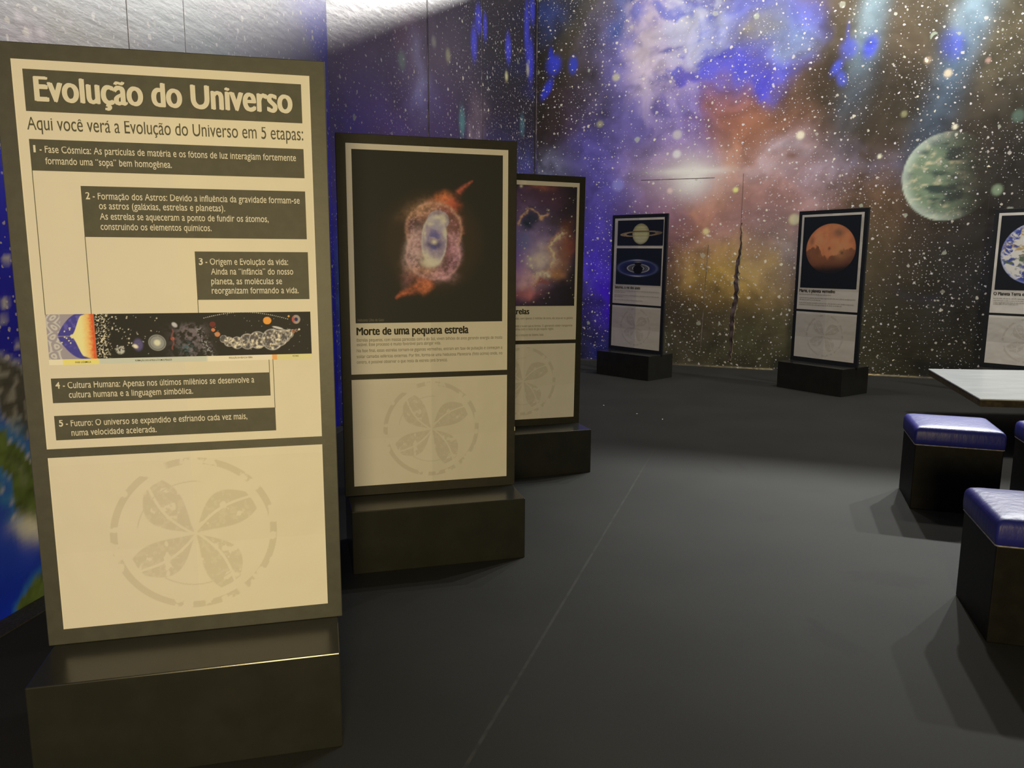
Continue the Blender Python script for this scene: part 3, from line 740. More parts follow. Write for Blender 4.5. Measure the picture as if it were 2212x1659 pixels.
def timeline(U, V):
    I = inkfn((208, 188, 138)); n = len(U); rr = random.Random(3)
    X = 300 + U * 1708; Y = 350 + V * 292
    c = base_col(n, I((34, 31, 24)))
    nz = fbm(X / 26, Y / 26, 3, 4); nf = fbm(X / 9, Y / 9, 7, 3)
    def B(rgb, a): over(c, I(rgb) if not isinstance(rgb, np.ndarray) else rgb, a)
    left = 1 - sstep(588, 594, X)
    B((150, 134, 118), left)
    sw = sstep(0.62, 0.9, np.abs(np.sin(ell(X, Y, 342 + 12 * np.sin(Y / 17), np.round(Y / 62) * 62, 1, 1) / 8.0))) * (1 - sstep(36, 48, np.abs(X - 342)))
    B((196, 182, 150), sw * 0.8)
    w = 150 * np.sin(np.clip((X - 362) / 150, 0, 1) * math.pi / 2) ** 0.8
    pur = left * (1 - sstep(-4, 4, np.abs(Y - 492) - w))
    B((66, 58, 112), pur); B((104, 92, 140), pur * sstep(0.5, 0.7, nz) * 0.6)
    for k in range(12): B((214, 200, 180), pur * (1 - sstep(3, 6, ell(X, Y, rr.uniform(385, 470), 492 + rr.uniform(-60, 60), 1, 1))))
    w2 = 148 * (0.80 * sstep(450, 515, X) + 0.20 * sstep(490, 600, X)) + 10 * sstep(436, 446, X); yel = left * (1 - sstep(-4, 4, np.abs(Y - 492) - w2))
    B((236, 206, 116), yel); B((222, 150, 60), yel * sstep(505, 560, X + 20 * (nf - .5)) * 0.7); B((206, 78, 34), yel * sstep(545, 585, X + 26 * (nf - .5)))
    B((222, 206, 150), sstep(0.60, 0.66, fbm(X / 7, Y / 7, 33, 3)) * sstep(592, 600, X) * (1 - sstep(640, 700, X)) * 0.9)
    for k in range(95):
        gx, gy = rr.uniform(610, 1000), rr.uniform(362, 620); r = rr.uniform(2.5, 8)
        B(rr.choice(((206, 190, 150), (176, 164, 132), (220, 206, 170))), (1 - sstep(0.4, 1.0, ell(X, Y, gx, gy, r, r * rr.uniform(.4, 1), rr.uniform(0, 3)))) * 0.85 * (1 if gx < 860 or rr.random() < .4 else .0))
    g = ell(X, Y, 978, 545, 60, 56, 0.4); B((150, 142, 116), (1 - sstep(0.9, 1.0, g)) * 0.8); B((70, 66, 52), np.exp(-((g - 0.8) / .05) ** 2) * .8); B((206, 192, 140), 1 - sstep(0.2, 0.5, g))
    B((176, 166, 132), (1 - sstep(0.6, 1.0, ell(X, Y, 742, 588, 34, 34))) * sstep(.35, .6, nf))
    B((96, 84, 110), (1 - sstep(0.5, 1.0, ell(X, Y, 856, 556, 40, 52))) * 0.7); B((222, 214, 200), 1 - sstep(0.3, 1.0, ell(X, Y, 838, 566, 26, 18, .5)))
    B((180, 168, 150), (1 - sstep(0.5, 1.0, ell(X, Y, 1096, 428, 26, 18, 0.7)))); B((176, 80, 50), 1 - sstep(0.7, 1.0, ell(X, Y, 1078, 520, 14, 14)))
    B((120, 64, 50), (1 - sstep(3, 7, np.abs(X - 1078 - 6 * np.sin(Y / 12)))) * sstep(450, 460, Y) * (1 - sstep(590, 600, Y)) * .8)
    dust = sstep(0.44, 0.62, nz) * np.exp(-((X - 1190) / 90) ** 2) * sstep(400, 460, Y); B((120, 102, 92), dust * 0.8); B((64, 84, 76), np.exp(-((X - 1170) / 40) ** 2 - ((Y - 585) / 40) ** 2) * sstep(.4, .6, nf))
    B((150, 140, 120), sstep(.52, .62, nf) * np.exp(-((X - 1270 - (Y - 500) * .35) / 26) ** 2) * sstep(430, 470, Y) * .9)
    B((104, 40, 30), 1 - sstep(.8, 1.0, ell(X, Y, 1344, 428, 22, 20))); B((196, 110, 60), 1 - sstep(.8, 1, ell(X, Y, 1346, 466, 14, 13))); B((190, 120, 66), 1 - sstep(.8, 1, ell(X, Y, 1372, 496, 20, 18)))
    for (px, py, r) in ((1412, 528, 26), (1446, 548, 34), (1500, 556, 42), (1570, 548, 54), (1640, 540, 60), (1820, 516, 46), (1856, 500, 32), (1740, 538, 74), (1790, 528, 56), (1886, 484, 14), (1908, 478, 10), (1926, 472, 7)):
        e = ell(X, Y, px, py, r, r); t = fbm((X + px * 3) / 15, Y / 15, int(px), 4); rgbs = (150, 134, 104) if r > 20 else (176, 110, 60)
        B(rgbs, (1 - sstep(.94, 1.0, e))); B((58, 54, 50), (1 - sstep(.9, 1, e)) * sstep(.45, .6, t) * .85); B((226, 214, 186), (1 - sstep(.9, 1, e)) * (1 - sstep(.3, .42, t)) * .9); B((190, 176, 150), np.exp(-((e - .95) / .05) ** 2) * .5)
    B((222, 140, 50), 1 - sstep(.9, 1, ell(X, Y, 1710, 408, 29, 27))); B((190, 176, 150), 1 - sstep(.6, 1, ell(X, Y, 1780, 458, 46, 9, .25)))
    e = ell(X, Y, 1908, 402, 30, 32); B((150, 130, 100), 1 - sstep(.9, 1, e)); B((186, 60, 40), (1 - sstep(.8, 1, e)) * (1 - sstep(1890, 1900, X))); B((40, 44, 70), 1 - sstep(.35, .5, e)); B((216, 150, 70), 1 - sstep(.7, 1, ell(X, Y, 1858, 380, 8, 8)))
    for k in range(44):
        t = k / 43; ax = 1290 + t * 560; ay = 408 - 62 * math.sin(math.pi * (0.12 + 0.80 * t)) + 6 * t
        B((206, 192, 150), 1 - sstep(.5, 1, ell(X, Y, ax, ay, 3.6, 3.6)))
    for k in range(40): B((170, 158, 126), 1 - sstep(.4, 1, ell(X, Y, rr.uniform(1340, 1990), rr.uniform(360, 620), 2.6, 2.6)))
    return c[:, :3]
picture(po1, -0.3745, 0.3808, 0.9035, 1.0377, 0.0016, timeline, 'timeline_picture')
def strip_paint(U, V):
    I = inkfn((208, 188, 138)); c = base_col(len(U), I((210, 196, 150))); X = 300 + U * 1708
    for x0, x1, rgb in ((0, 383, (224, 212, 176)), (383, 606, (226, 196, 96)), (606, 1297, (190, 182, 140)), (1297, 1735, (222, 208, 160)), (1735, 1768, (220, 150, 70)), (1768, 2100, (206, 188, 112))): over(c, I(rgb), sstep(x0 - 2, x0 + 2, X) * (1 - sstep(x1 - 2, x1 + 2, X)))
    return c[:, :3]
picture(po1, -0.3755, 0.3806, 0.8870, 0.9035, 0.003, strip_paint, 'timeline_strip')
for ln in [('FASE CÓSMICA', -0.305, -0.262, 0.8915, 0.005, 0.01), ('FORMAÇÃO DOS ASTROS E ÁTOMOS PESADOS', -0.140, -0.036, 0.8925, 0.005, 0.01), ('EVOLUÇÃO DA VIDA E DA TERRA', 0.130, 0.200, 0.8940, 0.005, 0.01), ('FUTURO', 0.322, 0.340, 0.8950, 0.005, 0.01)]: lettering(po1, 'timeline_lettering', [ln], 'heavy_ink')

# --- stand 2: death of a small star
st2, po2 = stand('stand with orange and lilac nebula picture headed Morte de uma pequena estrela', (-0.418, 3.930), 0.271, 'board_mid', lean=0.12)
def nebula(U, V):
    I = inkfn((155, 135, 103)); n = len(U); X = 205 + U * 1068; Y = 228 + V * 1220
    c = base_col(n, I((32, 28, 20)))
    w1 = fbm(X / 130, Y / 130, 3, 5) - .5; w2 = fbm(X / 130, Y / 130, 19, 5) - .5
    tx = fbm(X / 45, Y / 45, 5, 5); tf = fbm(X / 16, Y / 16, 9, 4); Xw = X + 60 * w1; Yw = Y + 60 * w2
    def B(rgb, a): over(c, I(rgb), a)
    h = ell(X, Y, 762, 860, 400, 400); B((52, 37, 24), .75 * np.exp(-(h / .85) ** 6) * (.6 + .4 * sstep(.2, .9, h)))
    tc = np.clip(.5 + 1.7 * (.5 * tx + .5 * tf - .5), 0, 1.2)
    def jet(x0, y0, x1, y1, w, rgb, a):
        dx, dy = x1 - x0, y1 - y0; L = math.hypot(dx, dy); t = ((Xw - x0) * dx + (Yw - y0) * dy) / L / L; d = np.abs((Xw - x0) * dy - (Yw - y0) * dx) / L
        B(rgb, a * np.exp(-(d / (w * (1.1 - .75 * np.clip(t, 0, 1)))) ** 2) * sstep(-.05, .05, t) * (1 - sstep(.9, 1.03, t)) * (.2 + 1.3 * tc))
    jet(880, 640, 960, 480, 46, (84, 44, 30), .6); jet(950, 510, 1055, 415, 17, (128, 60, 40), .9); jet(640, 1180, 492, 1276, 24, (160, 78, 46), .8); jet(600, 1010, 560, 1220, 60, (92, 58, 52), .5)
    jet(930, 690, 1000, 800, 40, (110, 56, 44), .5)
    B((186, 84, 46), .95 * np.exp(-ell(Xw, Yw, 845, 548, 66, 58) ** 4) * (.3 + 1.1 * tc)); B((150, 66, 42), .85 * np.exp(-ell(Xw, Yw, 890, 600, 70, 60) ** 4) * (.1 + 1.2 * tc)); B((140, 74, 48), .8 * np.exp(-ell(Xw, Yw, 780, 580, 70, 40) ** 4) * (.1 + 1.2 * tc))
    B((184, 84, 48), .95 * np.exp(-ell(Xw, Yw, 690, 1172, 58, 56) ** 4) * (.3 + 1.1 * tc)); B((128, 70, 56), .75 * np.exp(-ell(Xw, Yw, 650, 1110, 80, 60) ** 2) * (.1 + 1.2 * tc))
    for cx, cy, rx, ry, ro, rgb, rim in ((770, 780, 216, 218, 0, (108, 66, 54), (186, 116, 84)), (762, 950, 206, 194, 0.2, (116, 72, 72), (190, 118, 100))):
        e = ell(X + 26 * w1, Y + 26 * w2, cx, cy, rx, ry, ro)
        B(rgb, .85 * (1 - sstep(.93, 1.0, e)) * (.25 + .95 * tc)); B(rim, .55 * np.exp(-((e - .93) / .06) ** 2) * (.1 + 1.3 * tc)); B((166, 112, 108), .5 * np.exp(-((e - .75) / .14) ** 2) * sstep(.45, .75, tf))
    B((60, 44, 40), .7 * np.exp(-ell(Xw, Yw, 640, 760, 70, 80) ** 4) * (1.2 - tc)); B((72, 44, 40), .7 * np.exp(-ell(Xw, Yw, 890, 1010, 60, 70) ** 4) * (1.2 - tc)); B((94, 58, 48), .6 * np.exp(-ell(Xw, Yw, 900, 800, 60, 110) ** 4) * (1.2 - tc))
    B((184, 128, 138), .7 * np.exp(-ell(X, Y, 625, 910, 70, 160, .25) ** 4) * (.2 + tc)); B((170, 112, 124), .6 * np.exp(-ell(X, Y, 925, 900, 50, 110, -.2) ** 4) * (.1 + tc)); B((190, 116, 76), .7 * np.exp(-ell(Xw, Yw, 680, 625, 120, 46, -.4) ** 2) * (.2 + tc)); B((200, 118, 76), .7 * np.exp(-ell(Xw, Yw, 730, 1085, 120, 40, .2) ** 2) * (.2 + tc)); B((176, 110, 120), .7 * np.exp(-ell(Xw, Yw, 820, 1110, 70, 36) ** 2) * (.2 + tc))
    e = ell(X + 14 * w1, Y + 14 * w2, 770, 850, 98, 196, 0.03); B((126, 108, 130), .93 * (1 - sstep(.90, 1.0, e)) * (.6 + .5 * tc)); B((164, 154, 172), .65 * np.exp(-((e - .90) / .07) ** 2) * (.2 + tc)); B((64, 58, 90), .8 * (1 - sstep(.3, .9, ell(X, Y, 772, 850, 84, 140))) * sstep(.4, .7, tx))
    e2 = ell(X, Y, 800, 705, 84, 76); B((128, 112, 138), .7 * (1 - sstep(.9, 1, e2)) * (.4 + .7 * tc))
    for px, py, rx, ry in ((745, 722, 30, 26), (830, 700, 26, 44), (790, 670, 50, 18), (850, 800, 14, 40), (745, 1000, 66, 40), (715, 960, 26, 36), (700, 800, 12, 60)): B((192, 188, 194), .85 * np.exp(-ell(Xw, Yw, px, py, rx, ry) ** 2) * (.2 + 1.1 * tc))
    B((176, 168, 150), .85 * np.exp(-ell(X + 20 * w1, Y, 745, 1012, 68, 36) ** 4)); B((44, 38, 66), .85 * np.exp(-ell(X, Y, 792, 880, 40, 32) ** 2)); B((44, 38, 66), .7 * np.exp(-ell(X, Y, 735, 880, 24, 20) ** 2)); B((226, 216, 208), np.exp(-ell(X, Y, 770, 860, 20, 17) ** 2))
    return c[:, :3]
picture(po2, -0.3762, 0.3753, 0.8878, 1.7240, 0.0022, nebula)
lettering(po2, 'picture_credit', [('Nebulosa Olho de Gato', -0.3660, -0.2370, 0.8965, 0.0135, 0)], 'grey_ink')
lettering(po2, 'heading', [('Morte de uma pequena estrela', -0.3735, 0.1959, 0.8290, 0.0370, 0.045)], 'heavy_ink')
for ls in [[('Estrelas pequenas, com massas parecidas com a do Sol, vivem bilhões de anos gerando energia de modo', -0.3725, 0.3768, 0.7965, 0.0150, 0), ('estável. Esse processo é muito favorável para abrigar vida.', -0.3729, 0.0500, 0.7740, 0.0150, 0)],
    [('Na fase final, essas estrelas tornam-se gigantes vermelhas, entram em fase de pulsação e começam a', -0.3740, 0.3768, 0.7435, 0.0150, 0), ('soltar camadas esféricas externas. Por fim, forma-se uma Nebulosa Planetária (foto acima) onde, no', -0.3745, 0.3769, 0.7140, 0.0150, 0), ('centro, é possível observar o que resta da estrela (anã branca).', -0.3750, 0.0850, 0.6860, 0.0150, 0)]]: lettering(po2, 'body_text', ls, 'grey_ink')

# --- stand 3: the star nursery
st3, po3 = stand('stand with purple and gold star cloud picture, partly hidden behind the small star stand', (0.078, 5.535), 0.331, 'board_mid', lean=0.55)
def nursery(U, V):
    I = inkfn((140, 124, 98)); n = len(U); X = 826 - (1 - U) * 1150; Y = 168 + V * 1384; rr = random.Random(8)
    c = base_col(n, I((24, 20, 20))); w1 = fbm(X / 170, Y / 170, 2, 5) - .5; w2 = fbm(X / 170, Y / 170, 12, 5) - .5
    tx = fbm(X / 70, Y / 70, 5, 5); tf = fbm(X / 22, Y / 22, 9, 4); Xw = X + 150 * w1; Yw = Y + 150 * w2
    def B(rgb, a): over(c, I(rgb), a)
    def G(px, py, rx, ry, rgb, a, rot=0., p=1.): B(rgb, a * np.exp(-(ell(Xw, Yw, px, py, rx, ry, rot) ** (2 * p))) * (.45 + 1.0 * tx))
    G(120, 330, 330, 260, (66, 44, 58), .9); G(500, 300, 200, 140, (56, 34, 40), .8); G(420, 185, 110, 40, (110, 60, 40), .7)
    G(300, 900, 320, 330, (104, 84, 116), .95); G(40, 1000, 330, 400, (96, 66, 100), .9); G(420, 1000, 170, 150, (146, 124, 150), .85); G(120, 900, 120, 200, (84, 60, 104), .7); G(200, 780, 110, 150, (64, 68, 90), .8)
    G(270, 570, 110, 90, (26, 30, 38), .95, p=2); G(560, 590, 110, 80, (48, 36, 36), .8)
    G(720, 860, 90, 120, (98, 46, 32), .85); G(660, 950, 80, 180, (100, 60, 38), .85); G(600, 1180, 110, 80, (122, 80, 48), .85); G(700, 640, 70, 120, (66, 36, 24), .8)
    def ridge(pts, w, rgb, a):
        best = np.full(n, 1e9)
        for (x0, y0), (x1, y1) in zip(pts[:-1], pts[1:]):
            dx, dy = x1 - x0, y1 - y0; t = np.clip(((Xw - x0) * dx + (Yw - y0) * dy) / (dx * dx + dy * dy), 0, 1); best = np.minimum(best, np.hypot(Xw - x0 - t * dx, Yw - y0 - t * dy))
        B(rgb, a * np.exp(-(best / (w * (.5 + tx))) ** 2) * np.clip(-.1 + 1.8 * tf, 0, 1.3))
    ridge(((640, 700), (570, 800), (520, 900), (560, 960), (545, 1080), (480, 1180), (370, 1240)), 46, (136, 96, 70), .8); ridge(((636, 700), (585, 800), (520, 885), (552, 960), (540, 1070)), 14, (184, 144, 98), .8); ridge(((500, 1170), (400, 1200), (350, 1250)), 40, (200, 170, 140), .85)
    ridge(((130, 590), (190, 510), (250, 470), (320, 490), (380, 540), (470, 515)), 13, (170, 110, 74), .8); G(390, 550, 26, 24, (170, 110, 76), .9)
    G(230, 1260, 170, 110, (150, 110, 124), .95); G(200, 1380, 190, 90, (110, 60, 56), .8); G(320, 1400, 60, 90, (140, 76, 70), .8); G(430, 1270, 80, 30, (104, 48, 34), .8); G(60, 1180, 140, 80, (130, 88, 98), .8)
    for px, py, r in ((300, 1005, 20), (310, 1080, 19), (205, 1030, 10), (270, 975, 9), (180, 965, 7), (265, 1060, 9), (325, 1110, 9), (515, 1200, 13), (755, 733, 9), (500, 442, 8), (545, 317, 8), (183, 185, 15), (520, 1400, 8), (347, 1505, 7), (232, 885, 8), (186, 622, 6), (770, 505, 7)): B((240, 228, 220), np.exp(-ell(X, Y, px, py, r, r) ** 2))
    for k in range(150): r = rr.uniform(2.2, 5); B((222, 210, 200), .9 * np.exp(-ell(X, Y, rr.uniform(-320, 826), rr.uniform(170, 1550), r, r) ** 2))
    return c[:, :3]
picture(po3, -0.3745, 0.3845, 0.8780, 1.7215, 0.0035, nursery)
lettering(po3, 'heading', [('Estrelas', -0.1300, 0.0362, 0.8205, 0.0370, 0.045)], 'heavy_ink')
for ls in [[('idas, com apenas 3 milhões de anos, ela situa-se na galáxia', -0.0700, 0.3760, 0.7830, 0.0150, 0)], [('ando a nuvem que as formou. O aglomerado estelar transparente', -0.0700, 0.3733, 0.7280, 0.0150, 0), ('olhou todo o resto do gás naquela região.', -0.0700, 0.2274, 0.7055, 0.0150, 0)], [('sso o conjunto do Sistema Solar.', -0.0700, 0.1520, 0.6635, 0.0150, 0)]]: lettering(po3, 'body_text', ls, 'grey_ink')

# --- stand 4: the ringed planet
st4, po4 = stand('far stand with two ringed planet pictures one above the other, beside the blue corner', (1.633, 10.242), -0.827, 'board_cool', lean=0.62)
def saturn(U, V):
    I = inkfn((128, 124, 112)); c = base_col(len(U), I((18, 21, 26))); X = U * 2.3; Y = V
    def B(rgb, a): over(c, I(rgb) if not isinstance(rgb, np.ndarray) else rgb, a)
    cx, cy = 1.20, 0.54; e = ell(X, Y, cx, cy, .43, .41); ro = -0.03
    rg = ell(X, Y, cx, cy - 0.005, 1.07, .115, ro); ring = sstep(.66, .70, rg) * (1 - sstep(.97, 1.0, rg)); back = Y < cy - 0.01
    B((108, 92, 66), ring * .9 * (1 - .5 * sstep(1.6, 2.2, X))); B((50, 46, 40), np.exp(-((rg - .86) / .015) ** 2) * .7 * (rg < 1))
    band = .5 + .5 * np.sin((Y - cy) * 46 + 1.2); sh = .86 * np.clip(1.15 - .65 * e ** 3, .3, 1)
    pc = np.outer(sh, I((188, 152, 90))) * (.86 + .2 * band[:, None]); over(c, pc, 1 - sstep(.97, 1.0, e))
    B((206, 176, 110), (1 - sstep(.8, 1, e)) * sstep(.55, .75, Y) * .3)
    front = ring * (1 - sstep(-.02, .0, Y - cy)) * (1 - sstep(.97, 1, e))
    B((46, 34, 22), (1 - sstep(.97, 1.0, e)) * np.exp(-((Y - cy + .10 + .05 * ((X - cx) / .43) ** 2 * 0) / .025) ** 2) * .95)
    B((120, 100, 70), (1 - sstep(.97, 1.0, e)) * np.exp(-((Y - cy + .135) / .012) ** 2) * .8)
    return c[:, :3]
picture(po4, -0.3530, 0.3935, 1.3960, 1.7230, 0.0045, saturn)
def dark_planet(U, V):
    I = inkfn((122, 116, 104)); c = base_col(len(U), I((17, 20, 25))); X = U; Y = V
    def B(rgb, a): over(c, I(rgb), a)
    o = ell(X, Y, .48, .54, .46, .235); B((28, 34, 66), .8 * np.exp(-(o / .95) ** 8)); B((84, 88, 136), np.exp(-((o - .93) / .07) ** 2) * (.25 + .75 * np.exp(-((X - .48) / .16) ** 2))); B((140, 140, 176), np.exp(-((o - .93) / .04) ** 2) * np.exp(-((X - .48) / .1) ** 2) * sstep(0, .02, .54 - Y + 1))
    B((18, 20, 26), .85 * np.exp(-(ell(X, Y, .48, .54, .33, .16)) ** 8))
    r = ell(X, Y, .50, .545, .255, .125); B((112, 110, 104), np.exp(-((r - .92) / .06) ** 2)); B((66, 64, 60), np.exp(-((r - .72) / .07) ** 2)); B((120, 116, 106), .8 * np.exp(-((r - .5) / .05) ** 2))
    B((12, 13, 15), 1 - sstep(.95, 1.0, ell(X, Y, .495, .575, .105, .13))); B((14, 15, 17), 1 - sstep(.9, 1.0, ell(X, Y, .495, .425, .08, .05))); B((130, 130, 150), .7 * np.exp(-ell(X, Y, .49, .375, .06, .008) ** 2))
    return c[:, :3]
picture(po4, -0.3600, 0.3850, 0.8870, 1.3620, 0.0045, dark_planet)
lettering(po4, 'heading', [('Saturno, o rei dos anéis', -0.3708, 0.0618, 0.8310, 0.0330, 0.045)], 'heavy_ink')
for i_, ls in enumerate([[(-0.373, 0.376, PB + 0.797, 0.0135), (-0.373, -0.185, PB + 0.776, 0.0135)], [(-0.373, 0.372, PB + 0.737, 0.0135), (-0.373, -0.222, PB + 0.716, 0.0135)], [(-0.373, 0.114, PB + 0.674, 0.0135)]]): link('body_text', blur_lines_mesh('body_text', ls, YT, 10 * 1 + i_), M['faint_ink'], po4)

# --- stand 5: the red planet
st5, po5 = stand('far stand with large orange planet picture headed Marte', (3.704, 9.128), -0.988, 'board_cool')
def mars(U, V):
    I = inkfn((156, 152, 136)); c = base_col(len(U), I((22, 26, 28))); X = U * .7445; Y = V * .832
    def B(rgb, a): over(c, I(rgb) if not isinstance(rgb, np.ndarray) else rgb, a)
    cx, cy, r = .378, .375, .292; e = ell(X, Y, cx, cy, r * 1.12, r); x = (X - cx) / r; y = (Y - cy) / r
    tx = fbm(X * 14, Y * 14, 4, 5); tb = fbm(X * 5 + 3, Y * 5, 8, 4); disc = 1 - sstep(.975, 1.0, e)
    sh = np.clip(1.15 - .6 * sstep(.1, 1.05, y + .25 * -x * .0) - .35 * e ** 6, .08, 1.2)
    pc = np.outer(sh * (.75 + .5 * tx), I((186, 104, 66))); over(c, pc, disc * (1 - .96 * sstep(.15, .92, y + .1 * x)))
    dk = sstep(.12, .22, y + .75 * (tb - .5) + .45 * (tx - .5) - .07 * np.sin(x * 4 + 1)) * (1 - sstep(.55, .8, y)); B((70, 48, 36), disc * dk * (.45 + .5 * tx) * (1 - sstep(.35, .8, y)))
    B((200, 120, 74), disc * .6 * np.exp(-ell(x, y, .42, .1, .3, .25, .5) ** 2)); B((96, 74, 52), disc * .8 * np.exp(-ell(x, y, .32, -.62, .28, .2) ** 2) * (.4 + tx)); B((74, 50, 36), disc * .8 * np.exp(-ell(x, y, .52, .16, .08, .07) ** 2)); B((80, 54, 38), disc * .8 * np.exp(-ell(x, y, -.05, -.02, .07, .07) ** 2)); B((98, 70, 50), disc * .7 * np.exp(-ell(x, y, -.85, -.3, .12, .2) ** 2))
    return c[:, :3]
picture(po5, -0.3738, 0.3704, 0.8905, 1.7245, 0.0045, mars)
lettering(po5, 'heading', [('Marte, o planeta vermelho', -0.3800, 0.1045, 0.8395, 0.0330, 0.045)], 'heavy_ink')
for i_, ls in enumerate([[(-0.377, 0.059, PB + 0.808, 0.0135)], [(-0.374, 0.37, PB + 0.766, 0.0135), (-0.373, -0.072, PB + 0.743, 0.0135)], [(-0.37, 0.357, PB + 0.707, 0.0135), (-0.369, 0.207, PB + 0.684, 0.0135)]]): link('body_text', blur_lines_mesh('body_text', ls, YT, 10 * 2 + i_), M['faint_ink'], po5)

# --- stand 6: the blue planet, cut by the frame
st6, po6 = stand('far stand with blue and white planet picture, rightmost and behind the white table', (5.768, 8.609), -0.834, 'board_cool')
def earth(U, V):
    I = inkfn((166, 158, 140)); c = base_col(len(U), I((22, 23, 24))); X = U * .75; Y = V * .83
    def B(rgb, a): over(c, I(rgb), a)
    e = ell(X, Y, .370, .420, .345, .345); x = (X - .37) / .345; y = (Y - .42) / .345; disc = 1 - sstep(.975, 1.0, e)
    t1 = fbm(X * 9, Y * 9, 6, 5); t2 = fbm(X * 16 + t1 * 3, Y * 26 + t1 * 4, 15, 5)
    B((52, 60, 110), disc); land = sstep(.50, .56, t1 + .35 * np.exp(-ell(x, y, -.15, -.5, .45, .4) ** 2) - .05); B((150, 124, 76), disc * land * (1 - sstep(-.1, .3, y))); B((74, 84, 60), disc * land * sstep(-.1, .2, y))
    B((200, 198, 206), disc * sstep(.47, .62, t2 + .15 * np.exp(-ell(x, y, -.6, .5, .5, .4) ** 2))); B((120, 124, 160), disc * .6 * np.exp(-((e - .98) / .05) ** 2))
    return c[:, :3]
picture(po6, -0.3752, 0.3752, 0.8931, 1.7215, 0.0045, earth)
lettering(po6, 'heading', [('O Planeta Terra e', -0.3800, -0.0750, 0.8340, 0.0330, 0.045)], 'heavy_ink')
for i_, ls in enumerate([[(-0.375, 0.37, PB + 0.792, 0.0135), (-0.375, 0.372, PB + 0.768, 0.0135), (-0.372, 0.372, PB + 0.745, 0.0135), (-0.372, -0.12, PB + 0.728, 0.0135)]]): link('body_text', blur_lines_mesh('body_text', ls, YT, 10 * 3 + i_), M['faint_ink'], po6)

# ------------------------------------------------------------------ stools
def vinyl(name, color, rough):
    mt = new_mat(name, color, rough, 0.55); b = NB(mt); P = b.coord()
    mp = b.n('ShaderNodeMapping'); b.put(mp.inputs[0], P); mp.inputs['Scale'].default_value = (14, 14, 5)
    h = b.math('ADD', b.math('MULTIPLY', b.noise(mp.outputs[0], 2.2, 3).outputs[0], 1.0), b.math('MULTIPLY', b.noise(P, 3.0, 2).outputs[0], 1.2))
    b.bump(h, 0.22, 0.012)
    return mt
M['blue'] = vinyl('blue_vinyl', (0.016, 0.020, 0.19), 0.42); NB(M['blue']).b.inputs['Specular IOR Level'].default_value = 0.30
M['blackvinyl'] = new_mat('black_vinyl', (0.008, 0.008, 0.0075), 0.5, 0.12); speckle(M['blackvinyl'], 0.2, 18)
M['piping'] = new_mat('worn_edge_piping', (0.22, 0.22, 0.24), 0.4); speckle(M['piping'], 0.3, 60)
S_ = 0.24
def cushion_mesh():
    n = 22; bm = bmesh.new(); h = 0.10; R = 0.030; zb = 0.412
    def prof(t):                       # t in 0..1 from bottom edge up and over to the centre
        return t
    rings = []
    # rounded-square rings from the lower edge to the crown
    def ring(half, z, rad):
        pts = []
        for cxs, cys, a0 in ((1, 1, 0), (-1, 1, 90), (-1, -1, 180), (1, -1, 270)):
            for k in range(6):
                a = math.radians(a0 + 90 * k / 5); pts.append((cxs * (half - rad) + rad * math.cos(a), cys * (half - rad) + rad * math.sin(a), z))
        return [bm.verts.new(p) for p in pts]
    H = S_ + 0.004
    for half, z, rad in ((H - 0.008, zb, .010), (H, zb + 0.006, .012), (H + .002, zb + .035, .013), (H + .001, zb + .078, .014), (H - .004, zb + .094, .016), (H - .012, zb + .104, .020), (H - .026, zb + .110, .030), (H - .10, zb + .115, .06), (H - .17, zb + .117, .04), (0.012, zb + .118, .006)):
        rings.append(ring(half, z, rad))
    for a, b in zip(rings[:-1], rings[1:]):
        for i in range(len(a)): j = (i + 1) % len(a); bm.faces.new((a[i], a[j], b[j], b[i]))
    bm.faces.new(rings[-1]); bm.faces.new(rings[0][::-1])
    bmesh.ops.recalc_face_normals(bm, faces=bm.faces[:])
    me = bpy.data.meshes.new('cushion'); bm.to_mesh(me); bm.free()
    for p in me.polygons: p.use_smooth = True
    me.materials.append(M['blue']); return me
def piping_mesh():
    bm = bmesh.new(); r = 0.0035; z = 0.411; H = S_ + 0.001; loops = []
    path = []
    for cxs, cys, a0 in ((1, 1, 0), (-1, 1, 90), (-1, -1, 180), (1, -1, 270)):
        for k in range(5):
            a = math.radians(a0 + 90 * k / 4); path.append((cxs * (H - .014) + .014 * math.cos(a), cys * (H - .014) + .014 * math.sin(a), math.cos(a), math.sin(a)))
    for x, y, nx, ny in path:
        loops.append([bm.verts.new((x + nx * r * math.cos(t), y + ny * r * math.cos(t), z + r * math.sin(t))) for t in (0, 1.05, 2.1, 3.14, 4.19, 5.24)])
    for i in range(len(loops)):
        a, b = loops[i], loops[(i + 1) % len(loops)]
        for k in range(6): bm.faces.new((a[k], b[k], b[(k + 1) % 6], a[(k + 1) % 6]))
    bmesh.ops.recalc_face_normals(bm, faces=bm.faces[:])
    me = bpy.data.meshes.new('piping'); bm.to_mesh(me); bm.free()
    for p in me.polygons: p.use_smooth = True
    me.materials.append(M['piping']); return me
body_me = box_mesh('body', -S_ + .002, S_ - .002, -S_ + .002, S_ - .002, 0, 0.41, 0.006, 3); body_me.materials.append(M['blackvinyl'])
cush_me = cushion_mesh(); pipe_me = piping_mesh()
def stool(label, x, y, yaw):
    t = thing('storage_stool', label, 'stool', (x, y, 0), yaw, 'blue topped cube stools')
    link('body', body_me, None, t); link('cushion', cush_me, None, t); link('piping', pipe_me, None, t)
    return t
stool('cube stool with shiny blue cushion on black body, farther one standing fully in frame', 2.788, 4.779, math.radians(-19))
stool('cube stool with dark blue cushion, nearest to the camera, cut by the right frame edge', 2.220, 3.079, math.radians(-16.5))
stool('cube stool barely showing at the right edge beside the fully visible blue stool', 3.410, 4.570, math.radians(-17))

